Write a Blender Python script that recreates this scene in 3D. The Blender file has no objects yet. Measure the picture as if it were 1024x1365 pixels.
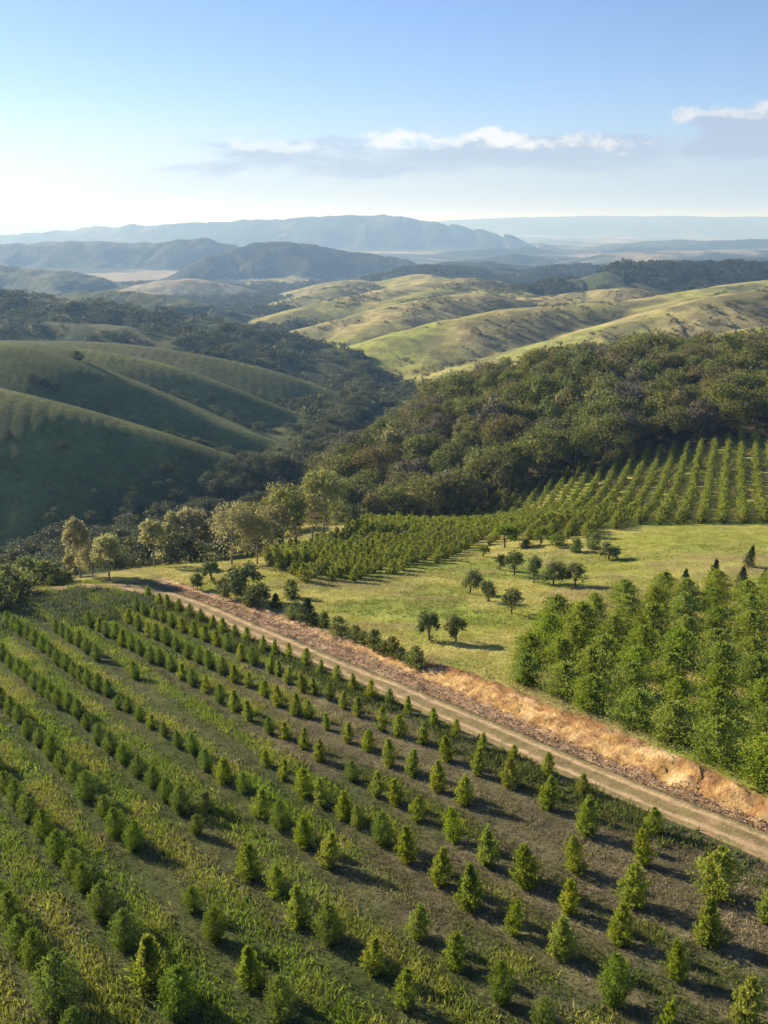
import bpy, math, random
import numpy as np
from mathutils import Vector
rng = np.random.default_rng(7)
random.seed(7)
sc = bpy.context.scene
col = sc.collection
CZ = 100.0                       # camera height (world z)
FPX = 1200.0                     # focal length in photo pixels
PITCH = math.radians(17.7)
CP, SP = math.cos(PITCH), math.sin(PITCH)
SUN_AZ = math.radians(57)        # degrees left of the viewing direction
SUN_EL = math.radians(21.5)

# ------------------------------------------------------------------ helpers
def ray(u, v):
    x = (u - 512) / FPX; yy = -(v - 682.5) / FPX
    return np.array([x, CP + yy * SP, -SP + yy * CP])
def P(u, v, y):
    d = ray(u, v); t = y / d[1]
    return np.array([d[0] * t, y, CZ + d[2] * t])
def project(p):
    x, y, z = p[0], p[1], p[2] - CZ
    f = y * CP - z * SP; up = y * SP + z * CP
    return 512 + FPX * x / f, 682.5 - FPX * up / f, f

def _hash(ix, iy, seed):
    h = (ix.astype(np.int64) * 374761393 + iy.astype(np.int64) * 668265263 + seed * 982451653) & 0x7fffffff
    h = (h ^ (h >> 13)) * 1274126177 & 0x7fffffff
    h = h ^ (h >> 16)
    return (h & 0xffff) / 65535.0
def vnoise(x, y, seed=0):
    x = np.asarray(x, float); y = np.asarray(y, float)
    ix = np.floor(x); iy = np.floor(y); fx = x - ix; fy = y - iy
    fx = fx * fx * (3 - 2 * fx); fy = fy * fy * (3 - 2 * fy)
    a = _hash(ix, iy, seed); b = _hash(ix + 1, iy, seed); c = _hash(ix, iy + 1, seed); d = _hash(ix + 1, iy + 1, seed)
    return (a * (1 - fx) + b * fx) * (1 - fy) + (c * (1 - fx) + d * fx) * fy
def fbm(x, y, octv=4, seed=0):
    s = 0; a = .5; t = 0
    for k in range(octv):
        s = s + a * vnoise(x, y, seed + k * 17); t += a; a *= .5
        x = x * 2.03 + 11.3; y = y * 2.03 - 7.1
    return s / t
def sstep(a, b, x):
    t = np.clip((x - a) / (b - a), 0, 1); return t * t * (3 - 2 * t)

def mesh_np(name, V, F, tint=None, smooth=False, mats=(), mat_index=None):
    """V (n,3), F (m,k) -> mesh datablock, optional per-vertex colour attribute 'tint'"""
    me = bpy.data.meshes.new(name)
    V = np.ascontiguousarray(V, np.float32); F = np.ascontiguousarray(F, np.int32)
    n, m, k = len(V), len(F), F.shape[1]
    me.vertices.add(n); me.vertices.foreach_set('co', V.ravel())
    me.loops.add(m * k); me.loops.foreach_set('vertex_index', F.ravel())
    me.polygons.add(m)
    me.polygons.foreach_set('loop_start', np.arange(0, m * k, k, dtype=np.int32))
    me.polygons.foreach_set('loop_total', np.full(m, k, np.int32))
    if smooth: me.polygons.foreach_set('use_smooth', np.ones(m, bool))
    for mt in mats: me.materials.append(mt)
    if mat_index is not None: me.polygons.foreach_set('material_index', np.asarray(mat_index, np.int32))
    me.update(calc_edges=True)
    if tint is not None:
        tint = np.asarray(tint, np.float32)
        if tint.ndim == 1: tint = np.stack([tint, tint, tint], 1)
        at = me.attributes.new('tint', 'FLOAT_COLOR', 'POINT')
        at.data.foreach_set('color', np.concatenate([tint, np.ones((n, 1), np.float32)], 1).ravel())
    return me
def link(name, me, parent=None):
    o = bpy.data.objects.new(name, me); col.objects.link(o)
    if parent is not None: o.parent = parent
    return o
def tag(o, label=None, cat=None, group=None, kind=None):
    if label: o['label'] = label
    if cat: o['category'] = cat
    if group: o['group'] = group
    if kind: o['kind'] = kind
    return o
ORD = ['zeroth', 'first', 'second', 'third', 'fourth', 'fifth', 'sixth', 'seventh', 'eighth', 'ninth', 'tenth', 'eleventh', 'twelfth',
       'thirteenth', 'fourteenth', 'fifteenth', 'sixteenth', 'seventeenth', 'eighteenth', 'nineteenth']
TENS = {2: 'twenty', 3: 'thirty', 4: 'forty', 5: 'fifty'}
def ordinal(n):
    if n < 20: return ORD[n]
    t, r = divmod(n, 10)
    return TENS[t] + '-' + ORD[r] if r else TENS[t][:-1] + 'ieth'

# ------------------------------------------------------------------ node helpers
class NT:
    def __init__(s, tree): s.t = tree; s.n = tree.nodes; s.l = tree.links
    def new(s, typ, **kw):
        n = s.n.new(typ)
        for k, v in kw.items(): setattr(n, k, v)
        return n
    def put(s, sock, v):
        if isinstance(v, bpy.types.NodeSocket): s.l.new(v, sock)
        elif v is not None: sock.default_value = v
    def math(s, op, a, b=None, c=None, clamp=False):
        n = s.new('ShaderNodeMath', operation=op, use_clamp=clamp)
        s.put(n.inputs[0], a); s.put(n.inputs[1], b)
        if c is not None: s.put(n.inputs[2], c)
        return n.outputs[0]
    def mix(s, f, a, b, blend='MIX'):
        n = s.new('ShaderNodeMix', data_type='RGBA', blend_type=blend)
        s.put(n.inputs['Factor'], f)
        A = [i for i in n.inputs if i.name == 'A' and i.type == 'RGBA'][0]; B = [i for i in n.inputs if i.name == 'B' and i.type == 'RGBA'][0]
        s.put(A, c4(a)); s.put(B, c4(b))
        return [o for o in n.outputs if o.type == 'RGBA'][0]
    def noise(s, vec, scale, detail=4, rough=.55, dist=0):
        n = s.new('ShaderNodeTexNoise'); s.put(n.inputs['Vector'], vec)
        n.inputs['Scale'].default_value = scale; n.inputs['Detail'].default_value = detail
        n.inputs['Roughness'].default_value = rough; n.inputs['Distortion'].default_value = dist
        return n.outputs['Fac']
    def rng(s, x, a, b, c=0., d=1., smooth=False):
        n = s.new('ShaderNodeMapRange', interpolation_type='SMOOTHSTEP' if smooth else 'LINEAR')
        s.put(n.inputs[0], x)
        for i, q in enumerate((a, b, c, d)): s.put(n.inputs[i + 1], q)
        return n.outputs[0]
    def attr(s, name): return s.new('ShaderNodeAttribute', attribute_name=name).outputs['Color']
def c4(c):
    if isinstance(c, (tuple, list)) and len(c) == 3: return (*c, 1)
    return c
def new_mat(name):
    m = bpy.data.materials.new(name); m.use_nodes = True; m.node_tree.nodes.clear()
    nt = NT(m.node_tree); out = nt.new('ShaderNodeOutputMaterial')
    return m, nt, out

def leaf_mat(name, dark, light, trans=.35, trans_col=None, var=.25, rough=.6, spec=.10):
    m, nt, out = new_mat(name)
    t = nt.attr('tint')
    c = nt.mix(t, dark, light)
    r = nt.new('ShaderNodeObjectInfo').outputs['Random']
    hs = nt.new('ShaderNodeHueSaturation')
    nt.put(hs.inputs['Hue'], nt.rng(r, 0, 1, .5 - .035 * var / .25, .5 + .02 * var / .25))
    r2 = nt.math('FRACT', nt.math('MULTIPLY', r, 7.31))
    nt.put(hs.inputs['Value'], nt.rng(r2, 0, 1, 1 - var, 1 + var))
    r3 = nt.math('FRACT', nt.math('MULTIPLY', r, 13.7))
    nt.put(hs.inputs['Saturation'], nt.rng(r3, 0, 1, 1 - var * .6, 1 + var * .3))
    nt.put(hs.inputs['Color'], c); c = hs.outputs[0]
    b = nt.new('ShaderNodeBsdfPrincipled'); nt.put(b.inputs['Base Color'], c)
    b.inputs['Roughness'].default_value = rough; b.inputs['Specular IOR Level'].default_value = spec
    tr = nt.new('ShaderNodeBsdfTranslucent')
    nt.put(tr.inputs['Color'], nt.mix(.6, c, trans_col) if trans_col else c)
    mx = nt.new('ShaderNodeMixShader'); mx.inputs[0].default_value = trans
    nt.l.new(b.outputs[0], mx.inputs[1]); nt.l.new(tr.outputs[0], mx.inputs[2]); nt.l.new(mx.outputs[0], out.inputs[0])
    return m
def bark_mat(name, a, b):
    m, nt, out = new_mat(name)
    g = nt.new('ShaderNodeTexCoord').outputs['Object']
    f = nt.noise(g, 9, 5)
    s = nt.new('ShaderNodeBsdfPrincipled'); nt.put(s.inputs['Base Color'], nt.mix(nt.rng(f, .35, .65), a, b))
    s.inputs['Roughness'].default_value = .9
    nt.l.new(s.outputs[0], out.inputs[0]); return m
def ground_mat(name, scales, amount=.35, bump=.3, bump_scale=3., warm=None):
    """base colour from the per-vertex ground-cover attribute, broken up by world-space noise"""
    m, nt, out = new_mat(name)
    pos = nt.new('ShaderNodeNewGeometry').outputs['Position']
    c = nt.attr('tint')
    for i, s in enumerate(scales):
        f = nt.noise(pos, s, 5, .65)
        k = nt.rng(f, .3, .7, 1 - amount, 1 + amount)
        mul = nt.new('ShaderNodeVectorMath', operation='SCALE'); nt.put(mul.inputs[0], c); nt.put(mul.inputs['Scale'], k); c = mul.outputs[0]
    if warm:
        f = nt.noise(pos, scales[0] * .37, 4, .6); c = nt.mix(nt.rng(f, .45, .75, 0, warm[1]), c, warm[0])
    b = nt.new('ShaderNodeBsdfPrincipled'); nt.put(b.inputs['Base Color'], c)
    b.inputs['Roughness'].default_value = .95; b.inputs['Specular IOR Level'].default_value = .1
    if bump:
        bp = nt.new('ShaderNodeBump'); bp.inputs['Strength'].default_value = bump; bp.inputs['Distance'].default_value = 1 / bump_scale
        nt.put(bp.inputs['Height'], nt.noise(pos, bump_scale, 6, .7)); nt.l.new(bp.outputs[0], b.inputs['Normal'])
    nt.l.new(b.outputs[0], out.inputs[0]); return m

# ------------------------------------------------------------------ near ground: height function
E = np.array([-.62, .78]) / np.hypot(.62, .78)      # along the rows / road, away from the camera
N = np.array([-E[1], E[0]]) * -1                    # to the right-back of the rows
def to_sn(x, y): return x * E[0] + y * E[1], x * N[0] + y * N[1]
def to_xy(s, n): return s * E[0] + n * N[0], s * E[1] + n * N[1]
FA, FB = 24.35, .171
def field_z(x, y):
    return CZ - FA - FB * y + .5 * (fbm(x * .05, y * .05, 3, 3) - .5)
def plane_hit(u, v):
    d = ray(u, v); t = FA / (-d[2] - FB * d[1]); return d[0] * t, d[1] * t

def toe_n(s): return np.interp(s, [20, 28, 36, 44, 60, 80, 95], [42.5, 42.8, 43.1, 43.7, 44.2, 43.6, 42.6])      # foot and lip of the road cutting
def top_n(s): return np.interp(s, [20, 28, 33, 40, 46, 60, 72, 85, 95], [44.0, 44.8, 45.3, 45.9, 46.3, 46.1, 45.6, 44.6, 43.6])
def bank_h(s):   # height of the cut bank along the road
    return .25 + .70 * sstep(64, 44, s) + .15 * sstep(34, 18, s)
ctrl = []
for s_ in np.arange(-20, 100, 12):
    x_, y_ = to_xy(s_, top_n(s_) + .3); ctrl.append((x_, y_, float(CZ - FA - FB * y_ + bank_h(s_))))
    if s_ > 52: x_, y_ = to_xy(s_, 39); ctrl.append((x_, y_, float(CZ - FA - FB * y_)))
# pixel + distance along the view -> a surveyed point of the terrain
for u, v, y in [(1000, 700, 130), (1024, 590, 212), (850, 613, 212), (640, 692, 205), (470, 705, 188), (365, 752, 133), (620, 732, 128),
                (820, 705, 130), (560, 800, 92), (760, 780, 98), (900, 800, 88), (1000, 850, 78), (309, 752, 115), (377, 735, 130), (418, 720, 146),
                (240, 753, 112), (146, 773, 105), (30, 782, 104), (-120, 800, 98), (1150, 700, 130), (1200, 600, 205), (760, 640, 208), (700, 700, 160)]:
    ctrl.append(tuple(P(u, v, y)))
for u, v, y, h in [(800, 464, 335, 9.5), (640, 492, 312, 11), (500, 562, 285, 11), (1024, 456, 330, 9), (900, 458, 335, 9), (1200, 450, 330, 9), (720, 474, 322, 10.5)]:
    p = P(u, v, y); ctrl.append((p[0], p[1], p[2] - h))
for u, v, y in [(100, 722, 255), (0, 750, 240), (250, 690, 285), (380, 655, 320), (440, 640, 300), (-150, 800, 220), (440, 590, 420), (-300, 800, 330)]:
    p = P(u, v, y); ctrl.append((p[0], p[1], p[2] - 3))
ctrl += [(20, 430, CZ - 85), (90, 430, CZ - 72), (200, 430, CZ - 66), (-40, 420, CZ - 105), (-200, 420, CZ - 112), (-20, 170, CZ - 57), (-60, 170, CZ - 70),
         (-110, 160, CZ - 66), (-90, 120, CZ - 52)]
ctrl = np.array(ctrl)
def _tps_fit(c):
    n = len(c); d = np.hypot(c[:, None, 0] - c[None, :, 0], c[:, None, 1] - c[None, :, 1]) / 100
    K = np.where(d > 0, d * d * np.log(np.maximum(d, 1e-9)), 0) + np.eye(n) * 2e-3
    A = np.zeros((n + 3, n + 3)); A[:n, :n] = K; Pm = np.c_[np.ones(n), c[:, :2] / 100]; A[:n, n:] = Pm; A[n:, :n] = Pm.T
    return np.linalg.solve(A, np.r_[c[:, 2], 0, 0, 0])
_w = _tps_fit(ctrl)
def meadow_z(x, y):
    sh = np.shape(x); x = np.ravel(x).astype(float); y = np.ravel(y).astype(float)
    r = _w[-3] + _w[-2] * x / 100 + _w[-1] * y / 100
    for i in range(len(ctrl)):
        d2 = ((x - ctrl[i, 0]) ** 2 + (y - ctrl[i, 1]) ** 2) / 1e4
        r = r + _w[i] * np.where(d2 > 1e-12, .5 * d2 * np.log(np.maximum(d2, 1e-12)), 0)
    return (r + .7 * (fbm(x * .06, y * .06, 3, 9) - .5)).reshape(sh)
def near_z(x, y):
    x = np.asarray(x, float); y = np.asarray(y, float)
    s, n = to_sn(x, y)
    f = field_z(x, y); m = meadow_z(x, y)
    toe = toe_n(s) + .4 * (fbm(s * .25, s * 0, 2, 5) - .5); top = top_n(s) + .7 * (fbm(s * .3, s * 0 + 3, 3, 6) - .5)
    k = np.clip((n - toe) / (top - toe), 0, 1)
    z_near = f * (1 - k) + m * k
    w = sstep(92, 112, s)                 # past the far edge of the field the terrain takes over
    return z_near * (1 - w) + m * w
def hit(u, v):
    d = ray(u, v); ts = np.concatenate([np.arange(25, 160, .25), np.arange(160, 480, 1.)])
    zz = near_z(d[0] * ts, d[1] * ts) - (CZ + d[2] * ts)
    i = np.argmax(zz > 0)
    if zz[i] <= 0: return None
    t = ts[i] - (ts[i] - ts[i - 1]) * zz[i] / max(zz[i] - zz[i - 1], 1e-6) if i else ts[0]
    return np.array([d[0] * t, d[1] * t, CZ + d[2] * t])
def px_height(p, top_v):
    """height above p whose image row is top_v"""
    lo, hi = .2, 25.
    for _ in range(30):
        m = (lo + hi) / 2
        if project((p[0], p[1], p[2] + m))[1] > top_v: lo = m
        else: hi = m
    return lo

# ------------------------------------------------------------------ camera, light, sky
cam = bpy.data.objects.new('camera', bpy.data.cameras.new('camera')); col.objects.link(cam)
cam.location = (0, 0, CZ); cam.rotation_euler = (math.pi / 2 - PITCH, 0, 0)
cam.data.sensor_fit = 'HORIZONTAL'; cam.data.sensor_width = 36; cam.data.lens = 36 * FPX / 1024
cam.data.clip_start = .5; cam.data.clip_end = 120000; sc.camera = cam
L = Vector((-math.sin(SUN_AZ) * math.cos(SUN_EL), math.cos(SUN_AZ) * math.cos(SUN_EL), math.sin(SUN_EL)))
sl = bpy.data.lights.new('sun', 'SUN'); sl.energy = 5.0; sl.angle = math.radians(.6); sl.color = (1, .87, .66)
so = bpy.data.objects.new('sun', sl); col.objects.link(so); so.rotation_euler = L.to_track_quat('Z', 'Y').to_euler()
sc.view_settings.view_transform = 'Standard'; sc.view_settings.look = 'None'; sc.view_settings.exposure = 0
sc.render.engine = 'CYCLES'; sc.cycles.use_denoising = True; sc.cycles.film_exposure = 2.25     # the photograph is exposed for the shaded slopes
sc.cycles.max_bounces = 5; sc.cycles.diffuse_bounces = 3; sc.cycles.transmission_bounces = 3; sc.cycles.volume_bounces = 0

w = bpy.data.worlds.new('World'); sc.world = w; w.use_nodes = True
nt = NT(w.node_tree); nt.n.clear()
out = nt.new('ShaderNodeOutputWorld'); bg = nt.new('ShaderNodeBackground')
sky = nt.new('ShaderNodeTexSky', sky_type='NISHITA'); sky.sun_disc = False
sky.sun_elevation = SUN_EL; sky.sun_rotation = -SUN_AZ; sky.altitude = 600; sky.air_density = 1.0; sky.dust_density = .6; sky.ozone_density = 2.2
gen = nt.new('ShaderNodeTexCoord').outputs['Generated']
sep = nt.new('ShaderNodeSeparateXYZ'); nt.l.new(gen, sep.inputs[0])
az = nt.math('ARCTAN2', sep.outputs[0], sep.outputs[1])        # radians, right positive
el = nt.math('ARCSINE', sep.outputs[2])
CLOUD_LAYERS = [   # scale, stretch, seed, az from/to/fade, el from/to, fades, threshold, softness, detail, roughness; colour; opacity
 ((4, 6, 2.2, -.45, .55, .15, .01, .070, .02, .04, .30, .60, 6, .5), (3.4, 4.1, 5.2), .55),
 ((8, 4.0, 3.1, -.24, .32, .08, .042, .088, .018, .014, .15, .40, 12, .62), (2.6, 3.2, 4.3), .85),
 ((22, 1.9, 8.2, -.02, .17, .05, .068, .096, .012, .013, .24, .30, 12, .64), (5.6, 5.7, 5.9), .92),
 ((30, 1.8, 4.7, .10, .28, .05, .066, .088, .012, .012, .30, .30, 12, .64), (5.1, 5.2, 5.4), .75),
 ((30, 1.6, 4.1, -.20, -.03, .05, .068, .086, .008, .012, .27, .30, 12, .64), (5.3, 5.4, 5.5), .6),
 ((10, 3.2, 5.7, .29, .62, .04, .058, .108, .016, .014, .12, .40, 12, .62), (2.5, 3.0, 4.1), .85),
 ((26, 1.8, 1.9, .27, .62, .04, .092, .116, .010, .012, .26, .30, 12, .64), (5.1, 5.1, 5.2), .75)]
def cloud_layer(scale, stretch, seed, az_a, az_b, az_f, el_a, el_b, fa, fb, thr, soft, detail=10, rough=.6):
    cv = nt.new('ShaderNodeCombineXYZ')
    nt.put(cv.inputs[0], nt.math('MULTIPLY', az, scale)); nt.put(cv.inputs[1], nt.math('MULTIPLY', el, scale * stretch)); cv.inputs[2].default_value = seed
    f = nt.noise(cv.outputs[0], 1, detail, rough, .15)
    m = nt.math('MULTIPLY', nt.math('MULTIPLY', nt.rng(az, az_a - az_f, az_a + az_f, 0, 1, True), nt.rng(az, az_b - az_f, az_b + az_f, 1, 0, True)),
                nt.math('MULTIPLY', nt.rng(el, el_a - fa, el_a + fa, 0, 1, True), nt.rng(el, el_b - fb, el_b + fb, 1, 0, True)))
    dn = nt.math('ADD', nt.rng(f, .2, .8, -.1, 1.1), nt.math('MULTIPLY', nt.math('SUBTRACT', m, 1), .8))      # the mask thins the cloud out towards its edges
    return nt.rng(dn, thr, thr + soft, 0, 1, True)
# clear-sky colour: deeper blue overhead, paler towards the horizon
skyc = nt.mix(1, sky.outputs[0], nt.mix(nt.rng(el, 0, .30, 0, 1, True), (.78, .82, 1.02), (.73, .79, 1.0)), 'MULTIPLY')
skyc = nt.mix(nt.rng(el, .26, .62, 0, 1, True), skyc, nt.mix(1, skyc, (1.0, .95, .95), 'MULTIPLY'))        # thinner, darker air overhead
skyc = nt.mix(1, skyc, nt.mix(nt.rng(az, -.7, .25, 0, 1, True), (.80, .84, .97), (1, 1, 1)), 'MULTIPLY')
hor = nt.mix(nt.rng(az, -.6, .6, 0, 1, True), (4.7, 4.75, 4.7), (2.5, 3.25, 4.6))
skyc = nt.mix(nt.rng(el, 0, .13, .9, 0, True), skyc, hor)
def blend(c, dens, colr, a): return nt.mix(nt.math('MULTIPLY', dens, a), c, colr)
for args, colr, a in CLOUD_LAYERS: skyc = blend(skyc, cloud_layer(*args), colr, a)
nt.put(bg.inputs[0], skyc); bg.inputs[1].default_value = .075
nt.l.new(bg.outputs[0], out.inputs[0])
# ------------------------------------------------------------------ far terrain: ridges joined into one height field
def pts(*a): return np.array([P(*q) for q in a])
RIDGES = []   # (group, cover, points, slope, rounding, gully amplitude)
def chaikin(p, n):
    for _ in range(n): p = np.concatenate([p[:1], np.stack([.75 * p[:-1] + .25 * p[1:], .25 * p[:-1] + .75 * p[1:]], 1).reshape(-1, 3), p[-1:]])
    return p
def ridge(group, cover, p, slope, w, g=.0):
    p = chaikin(p, 3 if group == 'hillside' else 1)
    RIDGES.append((group, cover, p, slope, w, g))
# grass spurs on the left
ridge('hillside', 'grass', pts((-160, 490, 345), (0, 521, 333), (130, 557, 332), (250, 597, 333), (330, 622, 334), (392, 652, 335)), .52, 11, .03)
ridge('hillside', 'grass', pts((-160, 440, 430), (0, 457, 425), (75, 475, 420), (150, 505, 415), (225, 541, 410), (300, 572, 405), (375, 603, 400)), .54, 11, .03)
ridge('hillside', 'grass', pts((-100, 450, 520), (15, 456, 505), (100, 463, 500), (200, 481, 495), (280, 511, 490), (350, 541, 485), (402, 572, 480)), .54, 12, .03)
ridge('hillside', 'grass', pts((-100, 453, 640), (30, 454, 610), (150, 456, 600), (250, 470, 590), (350, 491, 580), (430, 521, 570), (462, 540, 562)), .54, 12, .03)
# bushy ridge behind them
ridge('wooded_ridge', 'bush', pts((-200, 378, 1000), (0, 390, 920), (90, 402, 900), (170, 408, 880), (250, 426, 860), (350, 448, 830), (440, 468, 800), (475, 482, 780)), .30, 40, .35)
ridge('wooded_ridge', 'bush', pts((-100, 420, 800), (60, 428, 780), (200, 440, 760), (330, 462, 730), (430, 490, 700)), .32, 30, .35)
# sunlit rolling hills, centre and right
ridge('rolling_hill', 'lit', pts((466, 492, 770), (505, 465, 800), (560, 441, 840), (640, 420, 880), (705, 411, 900), (790, 405, 960)), 0.37, 44, .18)
ridge('rolling_hill', 'lit', pts((600, 505, 690), (665, 481, 690), (740, 460, 705), (800, 446, 720), (880, 421, 745), (950, 398, 770), (1024, 385, 800), (1200, 370, 860)), 0.35, 32, .18)
ridge('rolling_hill', 'lit', pts((880, 470, 560), (960, 450, 580), (1024, 437, 600), (1200, 420, 640)), 0.34, 28, .18)
ridge('rolling_hill', 'lit', pts((690, 440, 960), (760, 418, 1000), (830, 405, 1040), (900, 392, 1080), (1024, 373, 1150), (1200, 360, 1200)), 0.30, 40, .18)
ridge('rolling_hill', 'lit', pts((385, 446, 1050), (450, 430, 1090), (540, 406, 1150), (590, 394, 1190), (640, 391, 1230), (690, 402, 1260)), 0.35, 40, .18)
ridge('rolling_hill', 'lit', pts((368, 426, 1330), (430, 405, 1400), (500, 390, 1470), (560, 379, 1530), (635, 369, 1600), (680, 382, 1640)), 0.30, 44, .18)
ridge('rolling_hill', 'lit', pts((360, 412, 1750), (400, 400, 1800), (450, 385, 1900), (480, 378, 2000)), 0.27, 48, .18)
ridge('rolling_hill', 'lit', pts((430, 385, 2300), (460, 372, 2350), (520, 378, 2400)), 0.25, 48, .18)
ridge('rolling_hill', 'lit', pts((650, 421, 870), (610, 447, 815), (572, 480, 765)), .38, 26, .15)      # side spurs
ridge('rolling_hill', 'lit', pts((745, 416, 935), (712, 440, 860), (672, 470, 790)), .38, 26, .15)
ridge('rolling_hill', 'lit', pts((905, 398, 1060), (850, 420, 950), (800, 436, 880)), .36, 28, .15)
ridge('rolling_hill', 'lit', pts((985, 383, 1120), (930, 398, 1000), (880, 412, 930)), .36, 28, .15)
ridge('rolling_hill', 'lit', pts((560, 403, 1160), (520, 422, 1080), (480, 446, 1000)), .36, 30, .15)
ridge('rolling_hill', 'lit', pts((625, 372, 1590), (590, 386, 1480), (540, 398, 1380)), .34, 34, .15)
ridge('rolling_hill', 'lit', pts((700, 395, 1400), (650, 384, 1480), (600, 372, 1900), (560, 366, 2100)), .28, 50, .2)
ridge('rolling_hill', 'lit', pts((700, 400, 1350), (760, 392, 1300), (830, 384, 1300)), .30, 45, .2)
ridge('rolling_hill', 'pale', pts((180, 386, 2300), (240, 369, 2400), (290, 378, 2400), (330, 398, 2300)), .26, 60, .3)
ridge('rolling_hill', 'lit', pts((340, 380, 2900), (372, 368, 2900), (420, 378, 2900)), 0.22, 56, .18)
ridge('rolling_hill', 'bush', pts((560, 360, 2500), (620, 356, 2600), (680, 362, 2700), (740, 372, 2800)), .22, 80, .35)
ridge('rolling_hill', 'bush', pts((690, 410, 1500), (730, 384, 1500), (800, 366, 1520), (870, 352, 1560), (930, 356, 1580), (1024, 350, 1620), (1200, 345, 1700)), .30, 50, .35)
# dark hills at the left, then blue mountains
ridge('dark_hill', 'bush', pts((-100, 392, 1500), (60, 394, 1450), (130, 389, 1430), (190, 391, 1400), (260, 402, 1370), (340, 430, 1320), (375, 446, 1290)), 0.29, 33, .8)
ridge('dark_hill', 'bush', pts((-100, 352, 2600), (60, 357, 2500), (150, 376, 2400), (210, 398, 2300)), 0.26, 44, .8)
ridge('mountain', 'wood', pts((210, 390, 3000), (260, 352, 3300), (310, 332, 3500), (365, 318, 3600), (430, 329, 3600), (520, 341, 3600), (580, 356, 3500), (660, 374, 3400)), 0.36, 49, .8)
ridge('mountain', 'wood', pts((-150, 325, 4700), (0, 325, 4600), (60, 323, 4550), (130, 320, 4500), (200, 325, 4500), (255, 316, 4500), (320, 326, 4500), (420, 348, 4400)), 0.36, 55, .8)
ridge('mountain', 'wood', pts((640, 344, 4800), (700, 338, 4800), (760, 346, 4800), (800, 360, 4600)), 0.22, 66, .8)
ridge('mountain', 'patch', pts((780, 330, 6800), (850, 321, 6900), (930, 320, 7000), (1024, 318, 7000), (1200, 316, 7000)), .2, 150, .4)
ridge('mountain', 'patch', pts((820, 338, 4600), (900, 334, 4700), (1024, 333, 4800), (1200, 330, 4800)), .2, 150, .4)
ridge('mountain', 'wood', pts((-200, 312, 9500), (0, 314, 9200), (100, 306, 9000), (200, 299, 8800), (280, 296, 8600), (350, 293, 8400), (430, 288, 8200), (515, 285, 8200), (590, 298, 8000), (650, 308, 7900), (740, 329, 7600)), 0.29, 121, .8)
ridge('mountain', 'wood', pts((540, 356, 3300), (620, 347, 3400), (700, 353, 3500), (760, 360, 3500)), .24, 60, .5)
ridge('rolling_hill', 'bush', pts((690, 366, 2500), (770, 354, 2700), (850, 358, 2800)), .24, 60, .4)
ridge('mountain', 'patch', pts((800, 356, 3200), (900, 345, 3400), (960, 348, 3450), (1024, 342, 3500), (1200, 340, 3600)), .24, 60, .5)
ridge('mountain', 'wood', pts((600, 336, 6000), (690, 329, 6200), (780, 334, 6300), (860, 329, 6300), (960, 333, 6300)), .22, 90, .5)
ridge('far_plateau', 'wood', pts((540, 301, 17000), (620, 291.5, 17000), (740, 288.5, 17000), (880, 287.5, 17000), (1024, 289.5, 17000), (1250, 289, 17000)), .2, 300, .25)
ridge('far_plateau', 'wood', pts((-250, 303, 21000), (0, 302, 21000), (130, 300, 21000), (260, 302, 21000)), .15, 300, .25)

def base_z(y):
    return np.interp(y, [0, 250, 400, 560, 780, 1200, 2000, 3500, 6000, 9000, 30000], [CZ - 97, CZ - 96, CZ - 97, CZ - 107, CZ - 124, CZ - 140, CZ - 165, CZ - 190, CZ - 190, CZ - 190, CZ - 160])
def far_z(X, Y, want_id=False):
    sh = X.shape; x = X.ravel(); y = Y.ravel()
    best = base_z(y) + 14 * (fbm(x / 260., y / 260., 3, 21) - .5) * np.clip((y - 250) / 600, .15, 2.5)
    sm = np.exp((best - CZ) * 0)           # running smooth maximum
    bid = np.full(len(x), -1)
    acc = best.copy()
    for ri, (grp, cov, p, slope, wd, g) in enumerate(RIDGES):
        dist = np.hypot(p[:, 0].mean(), p[:, 1].mean())
        reach = 420 / slope
        sel = np.nonzero((x > p[:, 0].min() - reach) & (x < p[:, 0].max() + reach) & (y > p[:, 1].min() - reach) & (y < p[:, 1].max() + reach))[0]
        if not len(sel): continue
        X0, Y0 = x, y; x, y = X0[sel], Y0[sel]
        h = np.full(len(x), -1e9); drop = np.zeros(len(x))
        for a, b in zip(p[:-1], p[1:]):
            ab = b[:2] - a[:2]; l2 = ab @ ab
            t = ((x - a[0]) * ab[0] + (y - a[1]) * ab[1]) / l2
            tc = np.clip(t, 0, 1)
            dx = x - a[0] - tc * ab[0]; dy = y - a[1] - tc * ab[1]
            d = np.sqrt(dx * dx + dy * dy)
            dr = slope * (np.sqrt(d * d + wd * wd) - wd); hh = a[2] + tc * (b[2] - a[2]) - dr
            drop = np.where(hh > h, dr, drop); h = np.maximum(h, hh)
        # gullies grow away from the crest
        f = np.clip(drop / (slope * wd * 6), 0, 1)
        sc_ = wd * 4.5
        qn = 2 * fbm(x / sc_ + .35 * vnoise(x / sc_ / 2, y / sc_ / 2, 39), y / sc_, 3, 40 + ri) - 1
        gl = 1.12 - np.sqrt(qn * qn + (.16 if cov == 'lit' else .06) ** 2) * 1.6
        h = h - g * wd * 1.9 * f * gl + g * wd * .5 * (fbm(x / wd / 1.3, y / wd / 1.3, 3, 60 + ri) - .5)
        k = max(1.2, dist * .004)
        ac = acc[sel]; mx = np.maximum(ac, h); m_ = np.maximum(0, k - np.abs(ac - h)) / k
        bid[sel] = np.where(h > ac, ri, bid[sel])
        acc[sel] = mx + m_ * m_ * k * .25
        x, y = X0, Y0
    z = acc.reshape(sh)
    return (z, bid.reshape(sh)) if want_id else z
NA, NR = 760, 1000
azs = np.radians(np.linspace(-31, 33, NA)); rad = np.exp(np.linspace(np.log(170), np.log(24000), NR))
RR, AA = np.meshgrid(rad, azs, indexing='ij')
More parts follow.
